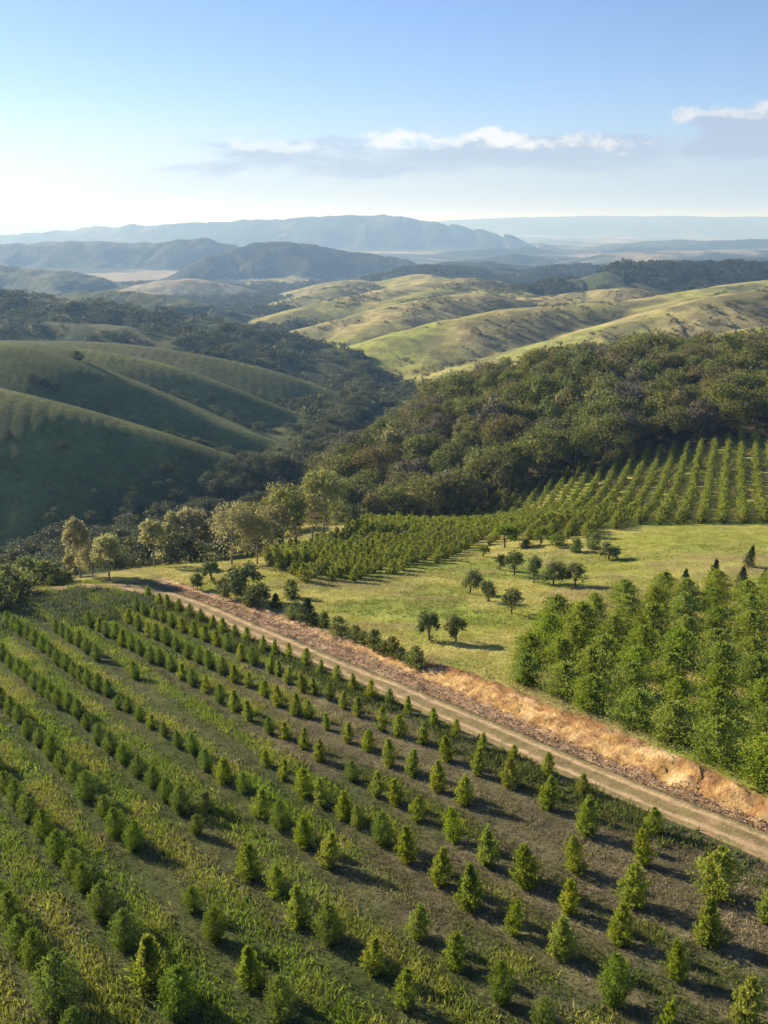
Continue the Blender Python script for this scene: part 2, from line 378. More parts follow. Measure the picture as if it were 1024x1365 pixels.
FX, FY = RR * np.sin(AA), RR * np.cos(AA)
FZ, FID = far_z(FX, FY, True)
def lerp(a, b, t): return a + (b - a) * t[..., None]
def C(*c): return np.array(c, float)
# ground-cover colours (albedo) per vertex
g1 = fbm(FX / 38, FY / 38, 5, 71); g2 = fbm(FX / 190, FY / 190, 4, 72); g3 = fbm(FX / 9, FY / 9, 3, 73)
relz = np.zeros_like(FZ)
cover = np.array([r[1] for r in RIDGES] + ['bush'])[FID]
COL = np.zeros(FZ.shape + (3,))
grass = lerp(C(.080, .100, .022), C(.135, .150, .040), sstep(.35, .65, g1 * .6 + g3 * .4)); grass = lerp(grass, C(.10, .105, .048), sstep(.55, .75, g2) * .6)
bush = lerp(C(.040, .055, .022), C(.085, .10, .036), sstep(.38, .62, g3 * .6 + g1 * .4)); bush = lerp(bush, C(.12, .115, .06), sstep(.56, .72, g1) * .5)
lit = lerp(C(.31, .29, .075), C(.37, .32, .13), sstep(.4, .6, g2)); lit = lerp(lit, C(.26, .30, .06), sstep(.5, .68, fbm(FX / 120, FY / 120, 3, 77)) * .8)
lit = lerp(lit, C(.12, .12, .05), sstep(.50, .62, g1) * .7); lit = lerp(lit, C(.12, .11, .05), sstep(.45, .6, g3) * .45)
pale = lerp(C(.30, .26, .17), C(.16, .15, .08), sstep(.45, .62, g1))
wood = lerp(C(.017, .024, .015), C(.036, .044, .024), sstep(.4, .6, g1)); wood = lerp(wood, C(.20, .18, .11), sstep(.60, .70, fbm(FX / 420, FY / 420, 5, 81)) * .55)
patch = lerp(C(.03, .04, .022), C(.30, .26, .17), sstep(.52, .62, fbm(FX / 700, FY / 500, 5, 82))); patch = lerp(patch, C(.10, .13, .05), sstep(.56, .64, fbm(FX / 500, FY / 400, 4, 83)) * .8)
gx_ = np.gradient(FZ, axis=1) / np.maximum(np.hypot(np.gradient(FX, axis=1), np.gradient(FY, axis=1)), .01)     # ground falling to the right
flank_shade = sstep(.12, .34, -gx_ + .30 * (g1 - .5))                             # dark bush colour painted on right-hand flanks, deepening their shade
lit = lerp(lit, lerp(C(.055, .062, .026), C(.10, .10, .042), g3), flank_shade * .7)
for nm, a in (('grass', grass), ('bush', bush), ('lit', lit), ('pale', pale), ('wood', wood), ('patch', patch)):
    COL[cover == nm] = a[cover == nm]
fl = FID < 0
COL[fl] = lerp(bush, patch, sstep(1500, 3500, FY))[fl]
idx = np.arange(NR * NA).reshape(NR, NA)
quads = np.stack([idx[:-1, :-1], idx[:-1, 1:], idx[1:, 1:], idx[1:, :-1]], -1).reshape(-1, 4)
qid = FID[:-1, :-1].ravel()
grp = np.array([r[0] for r in RIDGES] + ['valley_floor'])[qid]
FV = np.stack([FX, FY, FZ], -1).reshape(-1, 3); FC = COL.reshape(-1, 3)
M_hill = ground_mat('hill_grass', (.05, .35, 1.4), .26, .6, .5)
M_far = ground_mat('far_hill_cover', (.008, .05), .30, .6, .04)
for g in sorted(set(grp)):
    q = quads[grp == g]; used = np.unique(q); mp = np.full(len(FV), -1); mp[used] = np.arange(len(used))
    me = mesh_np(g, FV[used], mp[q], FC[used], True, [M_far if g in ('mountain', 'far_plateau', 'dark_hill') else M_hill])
    tag(link(g, me), kind='structure')

# ------------------------------------------------------------------ near ground sheet, split at the road bank
ss = np.concatenate([np.arange(-32, 112, .35), np.arange(112, 330, 2.2)])
ns = np.concatenate([np.arange(-100, -40, 1.2), np.arange(-40, 41, .5), np.arange(41, 42.2, .3), np.arange(42.2, 47.2, .11), np.arange(47.2, 48, .25), np.arange(48, 56, .4), np.arange(56, 120, .9), np.arange(120, 345, 2.5)])
SS, NN = np.meshgrid(ss, ns, indexing='ij'); TOE, TOP = toe_n(SS), top_n(SS); NX, NY = to_xy(SS, NN)
_rl = np.abs(2 * vnoise(SS * 1.3 + .6 * NN, NN * .12, 91) - 1) * .55 + np.abs(2 * vnoise(SS * 3.1 + .8 * NN, NN * .3, 92) - 1) * .45
_zone = sstep(TOE - .5, TOE + .2, NN) * sstep(TOP + .9, TOP - .1, NN) * sstep(76, 62, SS)
NZ = near_z(*to_xy(SS, NN + _zone * (1.0 * (_rl - .40) + .35 * (fbm(SS * 2.5, NN * 4, 3, 96) - .5))))
# gullies, ledges and crumbling clods of the cut bank
inb = sstep(TOE - .5, TOE + .3, NN) * sstep(TOP + .5, TOP - .2, NN) * (SS < 75)
rill = np.abs(2 * vnoise(SS * 1.5 + .5 * NN, NN * .15, 91) - 1) * .6 + np.abs(2 * vnoise(SS * 3.3, NN * .5, 92) - 1) * .4
NZ = NZ + inb * .34 * (fbm(SS * 3, NN * 5, 3, 93) - .5)
scree = sstep(41.8, 42.3, NN) * sstep(TOE + .7, TOE, NN) * sstep(103, 92, SS)
NZ = NZ + scree * (.22 * (fbm(SS * 2.2, NN * 2.2, 4, 94) - .4))
mz = sstep(TOP, TOP + 1.2, NN)
NZ = NZ + (1 - inb) * .10 * (fbm(NX * .9, NY * .9, 3, 95) - .5)
h1 = fbm(NX * .11, NY * .11, 4, 101); h2 = fbm(NX * .5, NY * .5, 4, 102); h3 = fbm(NX * 2.2, NY * 2.2, 2, 103)
dry = lerp(C(.098, .090, .046), C(.150, .130, .072), sstep(.35, .65, h2)); dry = lerp(dry, C(.060, .072, .030), sstep(.5, .68, h1 * .6 + h3 * .4))
fgreen = lerp(C(.050, .070, .018), C(.085, .095, .030), sstep(.35, .65, h2))
gmask = sstep(.40, .62, .5 * h1 + .5 * h2 + .40 * sstep(6, -20, NX + .45 * (NY - 55)) - .18)
fieldc = lerp(dry, fgreen, gmask)
fieldc = lerp(fieldc, C(.075, .085, .038), sstep(36.5, 39, NN) * .8)
meadc = lerp(C(.25, .265, .050), C(.32, .295, .085), sstep(.38, .62, h1)); meadc = lerp(meadc, C(.20, .24, .042), sstep(.52, .66, fbm(NX * .045, NY * .09, 4, 111)) * .9)
meadc = lerp(meadc, C(.23, .19, .085), sstep(.54, .70, fbm(NX * .08 + 5, NY * .16, 4, 112)) * .7)
meadc = lerp(meadc, C(.22, .15, .085), sstep(.60, .72, fbm(NX * .07 - 9, NY * .07, 4, 113)) * .55)
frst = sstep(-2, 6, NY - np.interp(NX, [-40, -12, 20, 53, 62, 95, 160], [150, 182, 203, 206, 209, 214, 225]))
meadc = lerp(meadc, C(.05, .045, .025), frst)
meadc = lerp(meadc, C(.06, .07, .03), sstep(106, 122, SS) * sstep(90, 60, NN))
scr = lerp(C(.33, .215, .125), C(.42, .30, .185), sstep(.35, .65, h3 * .6 + h2 * .4)); scr = lerp(scr, C(.14, .095, .06), sstep(.55, .7, fbm(NX * 1.7, NY * 1.7, 4, 114)) * .8)
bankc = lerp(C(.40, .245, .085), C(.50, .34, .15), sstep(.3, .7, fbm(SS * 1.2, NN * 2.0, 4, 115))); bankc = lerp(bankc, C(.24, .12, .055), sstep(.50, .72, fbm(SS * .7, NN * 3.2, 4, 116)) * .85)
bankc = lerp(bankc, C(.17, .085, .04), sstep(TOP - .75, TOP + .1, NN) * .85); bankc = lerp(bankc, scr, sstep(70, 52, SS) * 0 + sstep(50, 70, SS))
streak = sstep(.52, .74, .6 * vnoise(SS * 1.9 + .8 * NN, NN * .5, 151) + .4 * vnoise(SS * 4.5 + NN, NN * .8, 152)); bankc = lerp(bankc, C(.25, .135, .06), streak * .75)
bankc = lerp(bankc, C(.62, .46, .25), sstep(.60, .75, fbm(SS * .8 + 3, NN * .9, 4, 153)) * .6)
NC = fieldc.copy()
NC = lerp(NC, scr, sstep(41.6, 42.3, NN + .5 * (h2 - .5)) * sstep(103, 92, SS))
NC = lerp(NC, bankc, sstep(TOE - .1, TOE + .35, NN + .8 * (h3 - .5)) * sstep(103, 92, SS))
NC = lerp(NC, meadc, sstep(TOP - .1, TOP + .35, NN + .9 * (h2 - .5)))
far_edge = sstep(97, 104, SS) * sstep(47, 44, NN); NC = lerp(NC, meadc * .75, far_edge)
idx = np.arange(SS.size).reshape(SS.shape)
quads = np.stack([idx[:-1, :-1], idx[1:, :-1], idx[1:, 1:], idx[:-1, 1:]], -1).reshape(-1, 4)
nmid = NN[:-1, :-1].ravel(); zone = np.where(nmid < 41.8, 0, np.where(nmid < (TOP + .3)[:-1, :-1].ravel(), 1, 2))
NV = np.stack([NX, NY, NZ], -1).reshape(-1, 3); NCf = NC.reshape(-1, 3)
M_field = ground_mat('field_soil_and_grass', (.6, 4.5), .35, .6, 5)
M_bank = ground_mat('crumbling_earth', (.9, 5.0), .32, .9, 4)
M_mead = ground_mat('meadow_turf', (.35, 2.5), .28, .6, 3)
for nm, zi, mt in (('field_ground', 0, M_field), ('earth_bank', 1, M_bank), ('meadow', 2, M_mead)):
    q = quads[zone == zi]; used = np.unique(q); mp = np.full(len(NV), -1); mp[used] = np.arange(len(used))
    tag(link(nm, mesh_np(nm, NV[used], mp[q], NCf[used], True, [mt])), kind='structure')
def ground_at(x, y):   # bilinear lookup in the built sheet
    s, n = to_sn(np.asarray(x, float), np.asarray(y, float))
    i = np.clip(np.searchsorted(ss, s) - 1, 0, len(ss) - 2); j = np.clip(np.searchsorted(ns, n) - 1, 0, len(ns) - 2)
    a = np.clip((s - ss[i]) / (ss[i + 1] - ss[i]), 0, 1); b = np.clip((n - ns[j]) / (ns[j + 1] - ns[j]), 0, 1)
    return (NZ[i, j] * (1 - a) + NZ[i + 1, j] * a) * (1 - b) + (NZ[i, j + 1] * (1 - a) + NZ[i + 1, j + 1] * a) * b

# dirt road: a sheet following the ground, two wheel tracks, bends left beyond the field
rp = [to_xy(s, 40.35) for s in np.arange(-30, 88, 2)] + [plane_hit(u, v) for u, v in ((196, 781), (150, 777), (110, 777), (70, 780), (30, 786), (-10, 797), (-80, 815))]
rp = np.array(rp)
for _ in range(3): rp[1:-1] = .25 * rp[:-2] + .5 * rp[1:-1] + .25 * rp[2:]
dl = np.r_[0, np.cumsum(np.hypot(*np.diff(rp, axis=0).T))]
tt = np.arange(0, dl[-1], .3); rx = np.interp(tt, dl, rp[:, 0]); ry = np.interp(tt, dl, rp[:, 1])
road_x, road_y = rx, ry
tx, ty = np.gradient(rx), np.gradient(ry); tl = np.hypot(tx, ty); tx /= tl; ty /= tl
ac = np.linspace(-1.65, 1.65, 34)
wob = .25 * (fbm(tt * .2, tt * 0, 2, 121) - .5)
AX = rx[:, None] + (ac[None] + wob[:, None]) * ty[:, None]; AY = ry[:, None] - (ac[None] + wob[:, None]) * tx[:, None]
rut = np.exp(-((np.abs(ac) - .72) / .26) ** 2)
AZ_ = ground_at(AX, AY) + .07 - .05 * rut[None] - .16 * sstep(1.2, 1.65, np.abs(ac))[None] + .05 * (fbm(AX * 1.5, AY * 1.5, 3, 122) - .5)
rn = fbm(AX * 1.1, AY * 1.1, 4, 123)
rc = lerp(C(.29, .205, .11), C(.44, .33, .19), np.broadcast_to(rut[None], AX.shape) * (.6 + .8 * rn)); rc = lerp(rc, C(.15, .145, .055), sstep(.42, .62, rn + .35 * (1 - rut)[None] - .20) * .6)
idx = np.arange(AX.size).reshape(AX.shape); q = np.stack([idx[:-1, :-1], idx[:-1, 1:], idx[1:, 1:], idx[1:, :-1]], -1).reshape(-1, 4)
M_road = ground_mat('packed_dirt', (1.2, 6), .25, .6, 6)
tag(link('dirt_road', mesh_np('dirt_road', np.stack([AX, AY, AZ_], -1).reshape(-1, 3), q, rc.reshape(-1, 3), True, [M_road])), kind='structure')

# haze: thin scattering air over the whole valley
def box_mesh(name, lo, hi):
    v = np.array([[x, y, z] for x in (lo[0], hi[0]) for y in (lo[1], hi[1]) for z in (lo[2], hi[2])], float)
    f = np.array([[0, 1, 3, 2], [4, 6, 7, 5], [0, 4, 5, 1], [2, 3, 7, 6], [0, 2, 6, 4], [1, 5, 7, 3]])
    return mesh_np(name, v, f)
m, nt, out = new_mat('haze_air')
vs = nt.new('ShaderNodeVolumeScatter'); vs.inputs['Color'].default_value = (.35, .61, 1, 1); vs.inputs['Density'].default_value = HAZE = .00013; vs.inputs['Anisotropy'].default_value = .2
nt.l.new(vs.outputs[0], out.inputs['Volume'])
me = box_mesh('haze', (-26000, -1500, CZ - 700), (26000, 26000, CZ + 260)); me.materials.append(m)
hz = tag(link('haze', me), kind='structure')
# ------------------------------------------------------------------ foliage builders
def unit(v): return v / np.maximum(np.linalg.norm(v, axis=-1, keepdims=True), 1e-9)
def leaves(p, d, ln, wd, r=rng, face=None):
    """rhombic leaf at p pointing along d (leaf blade turned towards face); returns V, F"""
    n = len(p); d = unit(d)
    side = unit(np.cross(d, r.normal(size=(n, 3)) * (.45 if face is not None else 1) + (face if face is not None else 0))); ln = np.broadcast_to(ln, n)[:, None]; wd = np.broadcast_to(wd, n)[:, None]
    up = np.cross(side, d)
    V = np.stack([p, p + d * ln * .5 + side * wd * .5 + up * ln * .06, p + d * ln, p + d * ln * .5 - side * wd * .5 + up * ln * .06], 1).reshape(-1, 3)
    return V, np.arange(4 * n).reshape(n, 4)
def tube(path, rad, k=6):
    path = np.array(path, float); m = len(path); rad = np.broadcast_to(rad, m)
    t = np.gradient(path, axis=0); t = unit(t); a = unit(np.cross(t, [0.31, .95, .1])); b = np.cross(t, a)
    an = np.linspace(0, 2 * np.pi, k, endpoint=False)
    V = (path[:, None] + rad[:, None, None] * (np.cos(an)[None, :, None] * a[:, None] + np.sin(an)[None, :, None] * b[:, None])).reshape(-1, 3)
    i = np.arange(m * k).reshape(m, k); j = np.roll(i, -1, 1)
    F = np.stack([i[:-1], j[:-1], j[1:], i[1:]], -1).reshape(-1, 4)
    return V, F
class Geo:
    def __init__(s): s.V = []; s.F = []; s.T = []; s.n = 0
    def add(s, V, F, t):
        s.V.append(V); s.F.append(F + s.n); s.n += len(V)
        s.T.append(np.broadcast_to(t, len(V)) if np.ndim(t) < 1 else t)
    def mesh(s, name, mat, smooth=False):
        V = np.concatenate(s.V)
        if name == 'crown': V = V * np.array([1, 1, 1 / np.percentile(V[:, 2], 99.7)])      # full height is one unit
        return mesh_np(name, V, np.concatenate(s.F), np.concatenate(s.T), smooth, [mat])

def shoot_crown(seed, n_shoot, n_leaf, prof, z0, elev, lsize, jit=.25, lean=(0, 0), curve=.5, lw=.42, tops=None):
    """crown of upswept shoots with leaves along them, height 1. prof(z)->radius"""
    r = np.random.default_rng(seed); g = Geo()
    ga = 2.39996
    zs = z0 + (1 - z0) * (np.arange(n_shoot) + r.random(n_shoot)) / n_shoot
    for i, z in enumerate(zs):
        R = prof(z) * (1 + jit * r.normal() * .8)
        a = ga * i + r.normal() * .35
        e = math.radians(min(80, max(-20, r.normal(np.interp(z, [0, 1], elev), 9))))
        zb = max(z - R * math.tan(e) * .75, z0 * .3 if z < .3 else .04)
        tip = np.array([math.cos(a) * R + lean[0] * z, math.sin(a) * R + lean[1] * z, z])
        base = np.array([lean[0] * zb, lean[1] * zb, zb])
        t = np.sort(r.random(n_leaf) ** .65)
        mid = (base + tip) / 2 - np.array([0, 0, curve * R * .3])
        p = ((1 - t) ** 2)[:, None] * base + (2 * t * (1 - t))[:, None] * mid + (t * t)[:, None] * tip
        ax = unit(tip - mid)
        p = p + r.normal(size=p.shape) * R * .10
        d = ax * .8 + r.normal(size=p.shape) * .55 + np.array([0, 0, .35])
        fc = unit(p - np.array([lean[0] * z, lean[1] * z, min(z, .45) * .6]))
        V, F = leaves(p, d, lsize * r.uniform(.7, 1.25, n_leaf), lsize * lw, r, fc)
        tn = np.clip(.15 + .60 * t + .55 * (z - .45) + .18 * r.normal(size=n_leaf) + .12 * r.normal(), 0, 1)      # crown shade put into the tint: darker low and inside, paler at tips
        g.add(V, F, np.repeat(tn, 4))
    # leaders standing above the crown
    for k, (lx, ly, zt) in enumerate(tops or []):
        t = r.random(26); b = np.array([lx * .6, ly * .6, .62]); q = np.array([lx, ly, zt]); p = b + (q - b) * t[:, None] + r.normal(size=(26, 3)) * .012
        V, F = leaves(p, np.array([lx, ly, .5]) + r.normal(size=(26, 3)) * .5, lsize * .9, lsize * lw * .9, r)
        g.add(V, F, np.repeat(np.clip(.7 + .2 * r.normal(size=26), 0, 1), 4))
    return g
def lump_crown(seed, lumps, n_leaf, rx, rz, zc, lsize, lump_r=.3, flat=.0, holes=.0, lw=.6):
    """broad-leaved crown: many leaf clumps spread over an uneven volume, height about 1"""
    r = np.random.default_rng(seed); g = Geo()
    for i in range(lumps):
        dvec = unit(r.normal(size=3)); dvec[2] = abs(dvec[2]) if dvec[2] < -.25 and r.random() < .8 else dvec[2]
        rad = r.uniform(.45, 1) ** .5
        c = np.array([dvec[0] * rx * rad, dvec[1] * rx * rad, zc + dvec[2] * rz * rad])
        lr = lump_r * rx * r.uniform(.6, 1.35)
        q = unit(r.normal(size=(n_leaf, 3))); rr = r.random(n_leaf) ** .4
        p = c + q * (rr * lr)[:, None] * np.array([1, 1, .8])
        fc = unit(q + .55 * unit(p - np.array([0, 0, zc - .1])))
        d = r.normal(size=q.shape) + q * .15 + np.array([0, 0, -.15])
        V, F = leaves(p, d, lsize * r.uniform(.6, 1.3, n_leaf), lsize * lw, r, fc)
        tn = np.clip(.45 + .25 * r.normal() + .18 * r.normal(size=n_leaf), 0, 1)
        g.add(V, F, np.repeat(tn, 4))
    return g

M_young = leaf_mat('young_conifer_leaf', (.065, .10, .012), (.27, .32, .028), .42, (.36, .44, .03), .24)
M_dense = leaf_mat('backlit_conifer_leaf', (.024, .050, .013), (.17, .25, .032), .32, (.26, .35, .03), .2)  # darker leaf colour standing in for the backlit side of the left rows
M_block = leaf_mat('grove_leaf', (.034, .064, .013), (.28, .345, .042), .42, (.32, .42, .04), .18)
M_bushd = leaf_mat('dark_shrub_leaf', (.07, .095, .026), (.24, .26, .075), .36, (.18, .24, .04), .25)
M_orch = leaf_mat('orchard_leaf', (.07, .105, .022), (.26, .28, .05), .38, (.32, .38, .04), .16)
M_wood = leaf_mat('woodland_leaf', (.085, .092, .026), (.27, .25, .066), .32, (.2, .2, .05), .30)
M_pale = leaf_mat('pale_leaf', (.28, .28, .09), (.60, .57, .23), .45, (.34, .32, .12), .22)
M_spruce = leaf_mat('spruce_needle', (.02, .04, .014), (.055, .085, .025), .2, (.1, .16, .03), .15)
M_meadt = leaf_mat('meadow_tree_leaf', (.065, .09, .028), (.21, .245, .07), .28, (.18, .22, .05), .2)
M_bright = leaf_mat('bright_leaf', (.08, .12, .012), (.19, .24, .02), .4, (.3, .4, .02), .1)
M_bark = bark_mat('brown_bark', (.06, .042, .028), (.13, .10, .07))
M_palebark = bark_mat('grey_bark', (.16, .135, .10), (.30, .26, .20))

def bark_tube(path, rad, name='trunk', mat=None, k=7, extra=()):
    g = Geo(); V, F = tube(path, rad, k); g.add(V, F, .5)
    for p_, r_ in extra: V, F = tube(p_, r_, 5); g.add(V, F, .5)
    return g.mesh(name, mat or M_bark, True)
def ovate(R, zmax=.38, top=.9): # profile widest at zmax
    return lambda z: R * ((max(z, 0) / zmax) ** .45 if z < zmax else max(0.02, 1 - ((z - zmax) / (1.02 - zmax)) ** 1.35 * top) )
# prototypes: list of (crown mesh, trunk mesh)
YOUNG = []
for k, (R, ns_, tops, e) in enumerate([(.30, 84, [(.02, .01, 1.08)], (35, 70)), (.33, 90, [(.07, .03, 1.05), (-.06, .02, 1.0)], (30, 68)), (.26, 80, [(.0, .0, 1.12), (.05, -.03, 1.02)], (40, 72)),
                                       (.36, 96, [(.1, -.05, 1.0), (-.1, .04, .98), (0, .08, 1.02)], (30, 62)), (.31, 88, [(-.03, .03, 1.1)], (38, 70)), (.25, 66, [(.08, .02, 1.1)], (45, 76)), (.38, 84, [(.12, 0, .92), (-.08, .1, .97)], (22, 58)),
                                       (.29, 60, [(-.05, .02, 1.06)], (30, 66)), (.34, 100, [(0, 0, 1.0)], (30, 70))]):
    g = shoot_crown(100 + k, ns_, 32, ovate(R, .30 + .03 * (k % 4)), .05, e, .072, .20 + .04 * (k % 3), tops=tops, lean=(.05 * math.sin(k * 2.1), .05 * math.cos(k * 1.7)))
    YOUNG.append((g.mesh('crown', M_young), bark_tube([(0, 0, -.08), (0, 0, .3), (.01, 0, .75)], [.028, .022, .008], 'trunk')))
DENSE = []      # fuller, rounder plants of the left-hand rows, backlit darkness put into leaf colour
for k, (R, zm) in enumerate([(.40, .42), (.37, .46), (.43, .40), (.39, .44)]):
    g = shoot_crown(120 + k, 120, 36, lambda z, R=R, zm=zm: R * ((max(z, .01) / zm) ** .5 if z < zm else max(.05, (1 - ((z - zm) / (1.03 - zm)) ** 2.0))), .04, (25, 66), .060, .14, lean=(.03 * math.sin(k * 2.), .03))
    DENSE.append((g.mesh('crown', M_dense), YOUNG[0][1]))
TIERED = []     # two-storey shape: narrow leader over a broad skirt
for k in range(2):
    pr = lambda z: (.33 * (z / .25) ** .4 if z < .25 else .33 - .10 * (z - .25) / .22 if z < .47 else .17 * max(.05, 1 - ((z - .47) / .56) ** 1.6))
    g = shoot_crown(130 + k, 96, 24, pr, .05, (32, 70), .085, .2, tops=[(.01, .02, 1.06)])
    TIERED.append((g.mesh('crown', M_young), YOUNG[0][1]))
BLOCK = []
for k, (R, e) in enumerate([(.46, (20, 62)), (.50, (25, 60)), (.43, (28, 66)), (.48, (22, 60))]):
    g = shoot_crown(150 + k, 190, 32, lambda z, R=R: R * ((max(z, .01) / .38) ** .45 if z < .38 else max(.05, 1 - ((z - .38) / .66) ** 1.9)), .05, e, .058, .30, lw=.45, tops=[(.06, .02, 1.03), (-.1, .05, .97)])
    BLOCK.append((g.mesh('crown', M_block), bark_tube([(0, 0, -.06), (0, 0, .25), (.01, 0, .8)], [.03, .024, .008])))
SHRUB = []
for k in range(4):
    g = shoot_crown(170 + k, 70, 20, ovate(.36 + .05 * k, .42), .06, (25, 65), .10, .35, lw=.5)
    SHRUB.append((g.mesh('crown', M_bushd), bark_tube([(0, 0, -.08), (0, 0, .5)], [.03, .015])))
MEADT = []
for k in range(4):
    g = lump_crown(190 + k, 22, 70, .26 + .03 * k, .47, .45, .075, .55)
    ex = [(((0, 0, .2), (.12 * math.cos(a), .12 * math.sin(a), .5)), (.02, .008)) for a in (0.4, 2.5, 4.4)]
    MEADT.append((g.mesh('crown', M_meadt), bark_tube([(0, 0, -.08), (.01, 0, .3), (0, .01, .7)], [.035, .028, .01], extra=ex)))
BRIGHT = [(lump_crown(210 + k, 30, 50, .42, .38, .56, .085, .42).mesh('crown', M_bright), MEADT[0][1]) for k in range(2)]
SPRUCE = []
for k in range(2):
    g = shoot_crown(220 + k, 110, 22, lambda z: .34 * (1.02 - z) ** .85 + .01, .05, (-5, 50), .07, .2, curve=-.2, lw=.35, tops=[(0, 0, 1.07)])
    SPRUCE.append((g.mesh('crown', M_spruce), YOUNG[0][1]))
PALE = []
for k, (rx, rz, zc, ls) in enumerate([(.21, .40, .58, .045), (.28, .40, .57, .045), (.36, .39, .56, .04), (.20, .42, .55, .045)]):
    r = np.random.default_rng(230 + k); ex = []
    for a in range(9):
        an = a * 2.4; h = .25 + .05 * a; R_ = rx * .85
        ex.append((((0, 0, h), (R_ * .5 * math.cos(an), R_ * .5 * math.sin(an), h + .12), (R_ * math.cos(an), R_ * math.sin(an), h + .3)), (.012, .008, .003)))
    g = lump_crown(240 + k, 64, 46, rx, rz, zc, ls, .34)
    PALE.append((g.mesh('crown', M_pale), bark_tube([(0, 0, -.05), (.01, 0, .35), (-.01, .01, .9)], [.022, .017, .005], 'trunk', M_palebark, extra=ex)))
GREENP = []
for k in range(2):
    GREENP.append((lump_crown(250 + k, 50, 46, .34, .34, .58, .05, .34).mesh('crown', leaf_mat('yellow_green_leaf', (.16, .185, .045), (.38, .40, .11), .4, (.3, .3, .08), .15)), PALE[2][1]))
WOODT = []
for k, (rx, rz, zc) in enumerate([(.42, .42, .56), (.36, .45, .54), (.48, .38, .58), (.40, .40, .56), (.33, .46, .53), (.45, .43, .55)]):
    g = lump_crown(260 + k, 44, 58, rx, rz, zc, .052, .36)
    V, F = tube([(0, 0, -.15), (0, 0, .5)], [.03, .015]); 
    WOODT.append((g.mesh('crown', M_wood), bark_tube([(0, 0, -.15), (0, 0, .5)], [.03, .015])))
ORCH = []
for k in range(4):
    g = shoot_crown(280 + k, 46, 16, ovate(.42 + .03 * k, .5), .12, (20, 62), .13, .3, lw=.55)
    V, F = tube([(0, 0, -.1), (0, 0, .5)], [.04, .02], 5)
    me = mesh_np('orchard_bush', np.concatenate([np.concatenate(g.V), V]), np.concatenate([np.concatenate(g.F), F + g.n]),
                 np.concatenate([np.concatenate(g.T), np.full(len(V), .5)]), False, [M_orch, M_bark], np.r_[np.zeros(sum(len(f) for f in g.F), int), np.ones(len(F), int)])
    ORCH.append(me)

def plant(name, protos, p, h, wscale=1., tilt=.05):
    """one tree or bush: an empty at its foot with crown and trunk as parts (or one mesh)"""
    pr = protos[random.randrange(len(protos))] if isinstance(protos, list) else protos
    if isinstance(pr, tuple):
        o = bpy.data.objects.new(name, None); col.objects.link(o); o.empty_display_size = .2
        for nm, me in (('crown', pr[0]), ('trunk', pr[1])): link(nm, me, o)
    else: o = link(name, pr)
    o.location = (float(p[0]), float(p[1]), float(p[2]))
    o.rotation_euler = (random.gauss(0, tilt), random.gauss(0, tilt), random.uniform(0, 6.283))
    ws = h * wscale * random.uniform(.93, 1.07); o.scale = (ws, ws, h)
    return o

# ------------------------------------------------------------------ the planted field: surveyed rows, base (u,v) and crown top v where measured
ROWS = {
 0: "198,798 212,807 224,811 239,815 253,824 268,830 283,837 298,843 314,850 330,856 350,867 366,872 386,878 408,887 427,899 449,909 471,921 495,931 520,940,917 544,951,926 579,967,940 607,983,959 643,1002,975 684,1013,991 730,1034,1003 777,1060,1030 872,1111,1076",
 1: "183,814 193,821 206,825 218,829 230,836 245,842 259,848 274,854 290,860 304,867 323,880,857 339,887 360,897 372,901 385,911 404,921 418,925 439,934 458,944,920 478,955 509,974,940 532,981,948 564,992,961 597,1014,978 636,1033,994 680,1049,1009 729,1078,1031 782,1113,1060 859,1153,1102 952,1196,1130 1021,1229,1175",
 2: "173,830 185,840 198,848 209,852 223,859 236,867 250,877 265,884 281,891 297,899 312,909 331,916,893 353,928,905 372,941,913 394,953,924 413,957 436,973,950 464,989,960 490,1001,972 520,1021,983 547,1033,997 585,1055,1013 618,1072,1030 769,1160,1110 843,1206,1149 943,1258,1196",
 3: "122,836 132,842 142,849 154,854 164,861 176,867 189,874 202,883 215,887 229,894 243,905 258,914 274,923 294,937 313,946 333,960,930 360,978,954 382,985,960 404,998,969 426,1014,982 470,1040,1011 502,1061,1023 528,1073,1035 557,1094,1059 605,1121,1075 651,1154,1100 702,1181,1126 761,1218,1166 826,1258,1204 902,1306,1255 992,1368,1298",
 4: "76,843 85,849 95,856 105,862 117,871 130,880 182,905 355,1021,998 379,1039,1008 405,1060,1021 430,1076,1036 459,1092,1054 478,1103,1073 510,1125,1082 544,1150,1100 585,1178,1126 628,1210,1150 683,1245,1197 748,1277,1220 818,1339,1270 888,1378,1328",
 5: "12,833 22,840 29,846 38,853 47,859 59,868 69,875 78,886 89,893 101,903 111,909 120,916 132,922 145,928 157,944,925 171,949,929 186,960,940 202,971,950 220,982,960 239,996,972 259,1006,977 276,1027,997 297,1043,1010 325,1057,1029 348,1089,1051 374,1106,1067 405,1128,1086 436,1155,1105 557,1249,1202 607,1289,1241 669,1337,1280 723,1372,1324",
 6: "4,880 15,890 26,899 37,908 47,918 59,927 69,934 79,943 94,949 105,957 117,972,950 132,992,963 149,1004,973 166,1018,988 183,1034,1005 204,1049,1019 221,1068,1038 242,1084,1045 263,1112,1083 333,1169,1121 370,1193,1150 399,1232,1180 440,1256,1200 497,1297,1248 539,1342,1288",
 7: "4,940 15,953 26,963 38,983,957 53,995,969 69,1013,979 85,1030,995 101,1043,1011 117,1067,1027 141,1090,1058 157,1114,1074 179,1133,1093 258,1213,1174 287,1253,1205 335,1312,1256 376,1358,1301",
 8: "-10,1020 1,1031,1008 9,1055,1026 22,1074,1039 37,1094,1054 59,1118,1079 79,1146,1105 98,1168,1130 113,1188,1148 138,1226,1174 168,1263,1210 200,1315,1240 236,1355,1287",
 9: "3,1210,1170 15,1236,1183 29,1268,1216 50,1297,1240 78,1350,1272 97,1385,1340"}
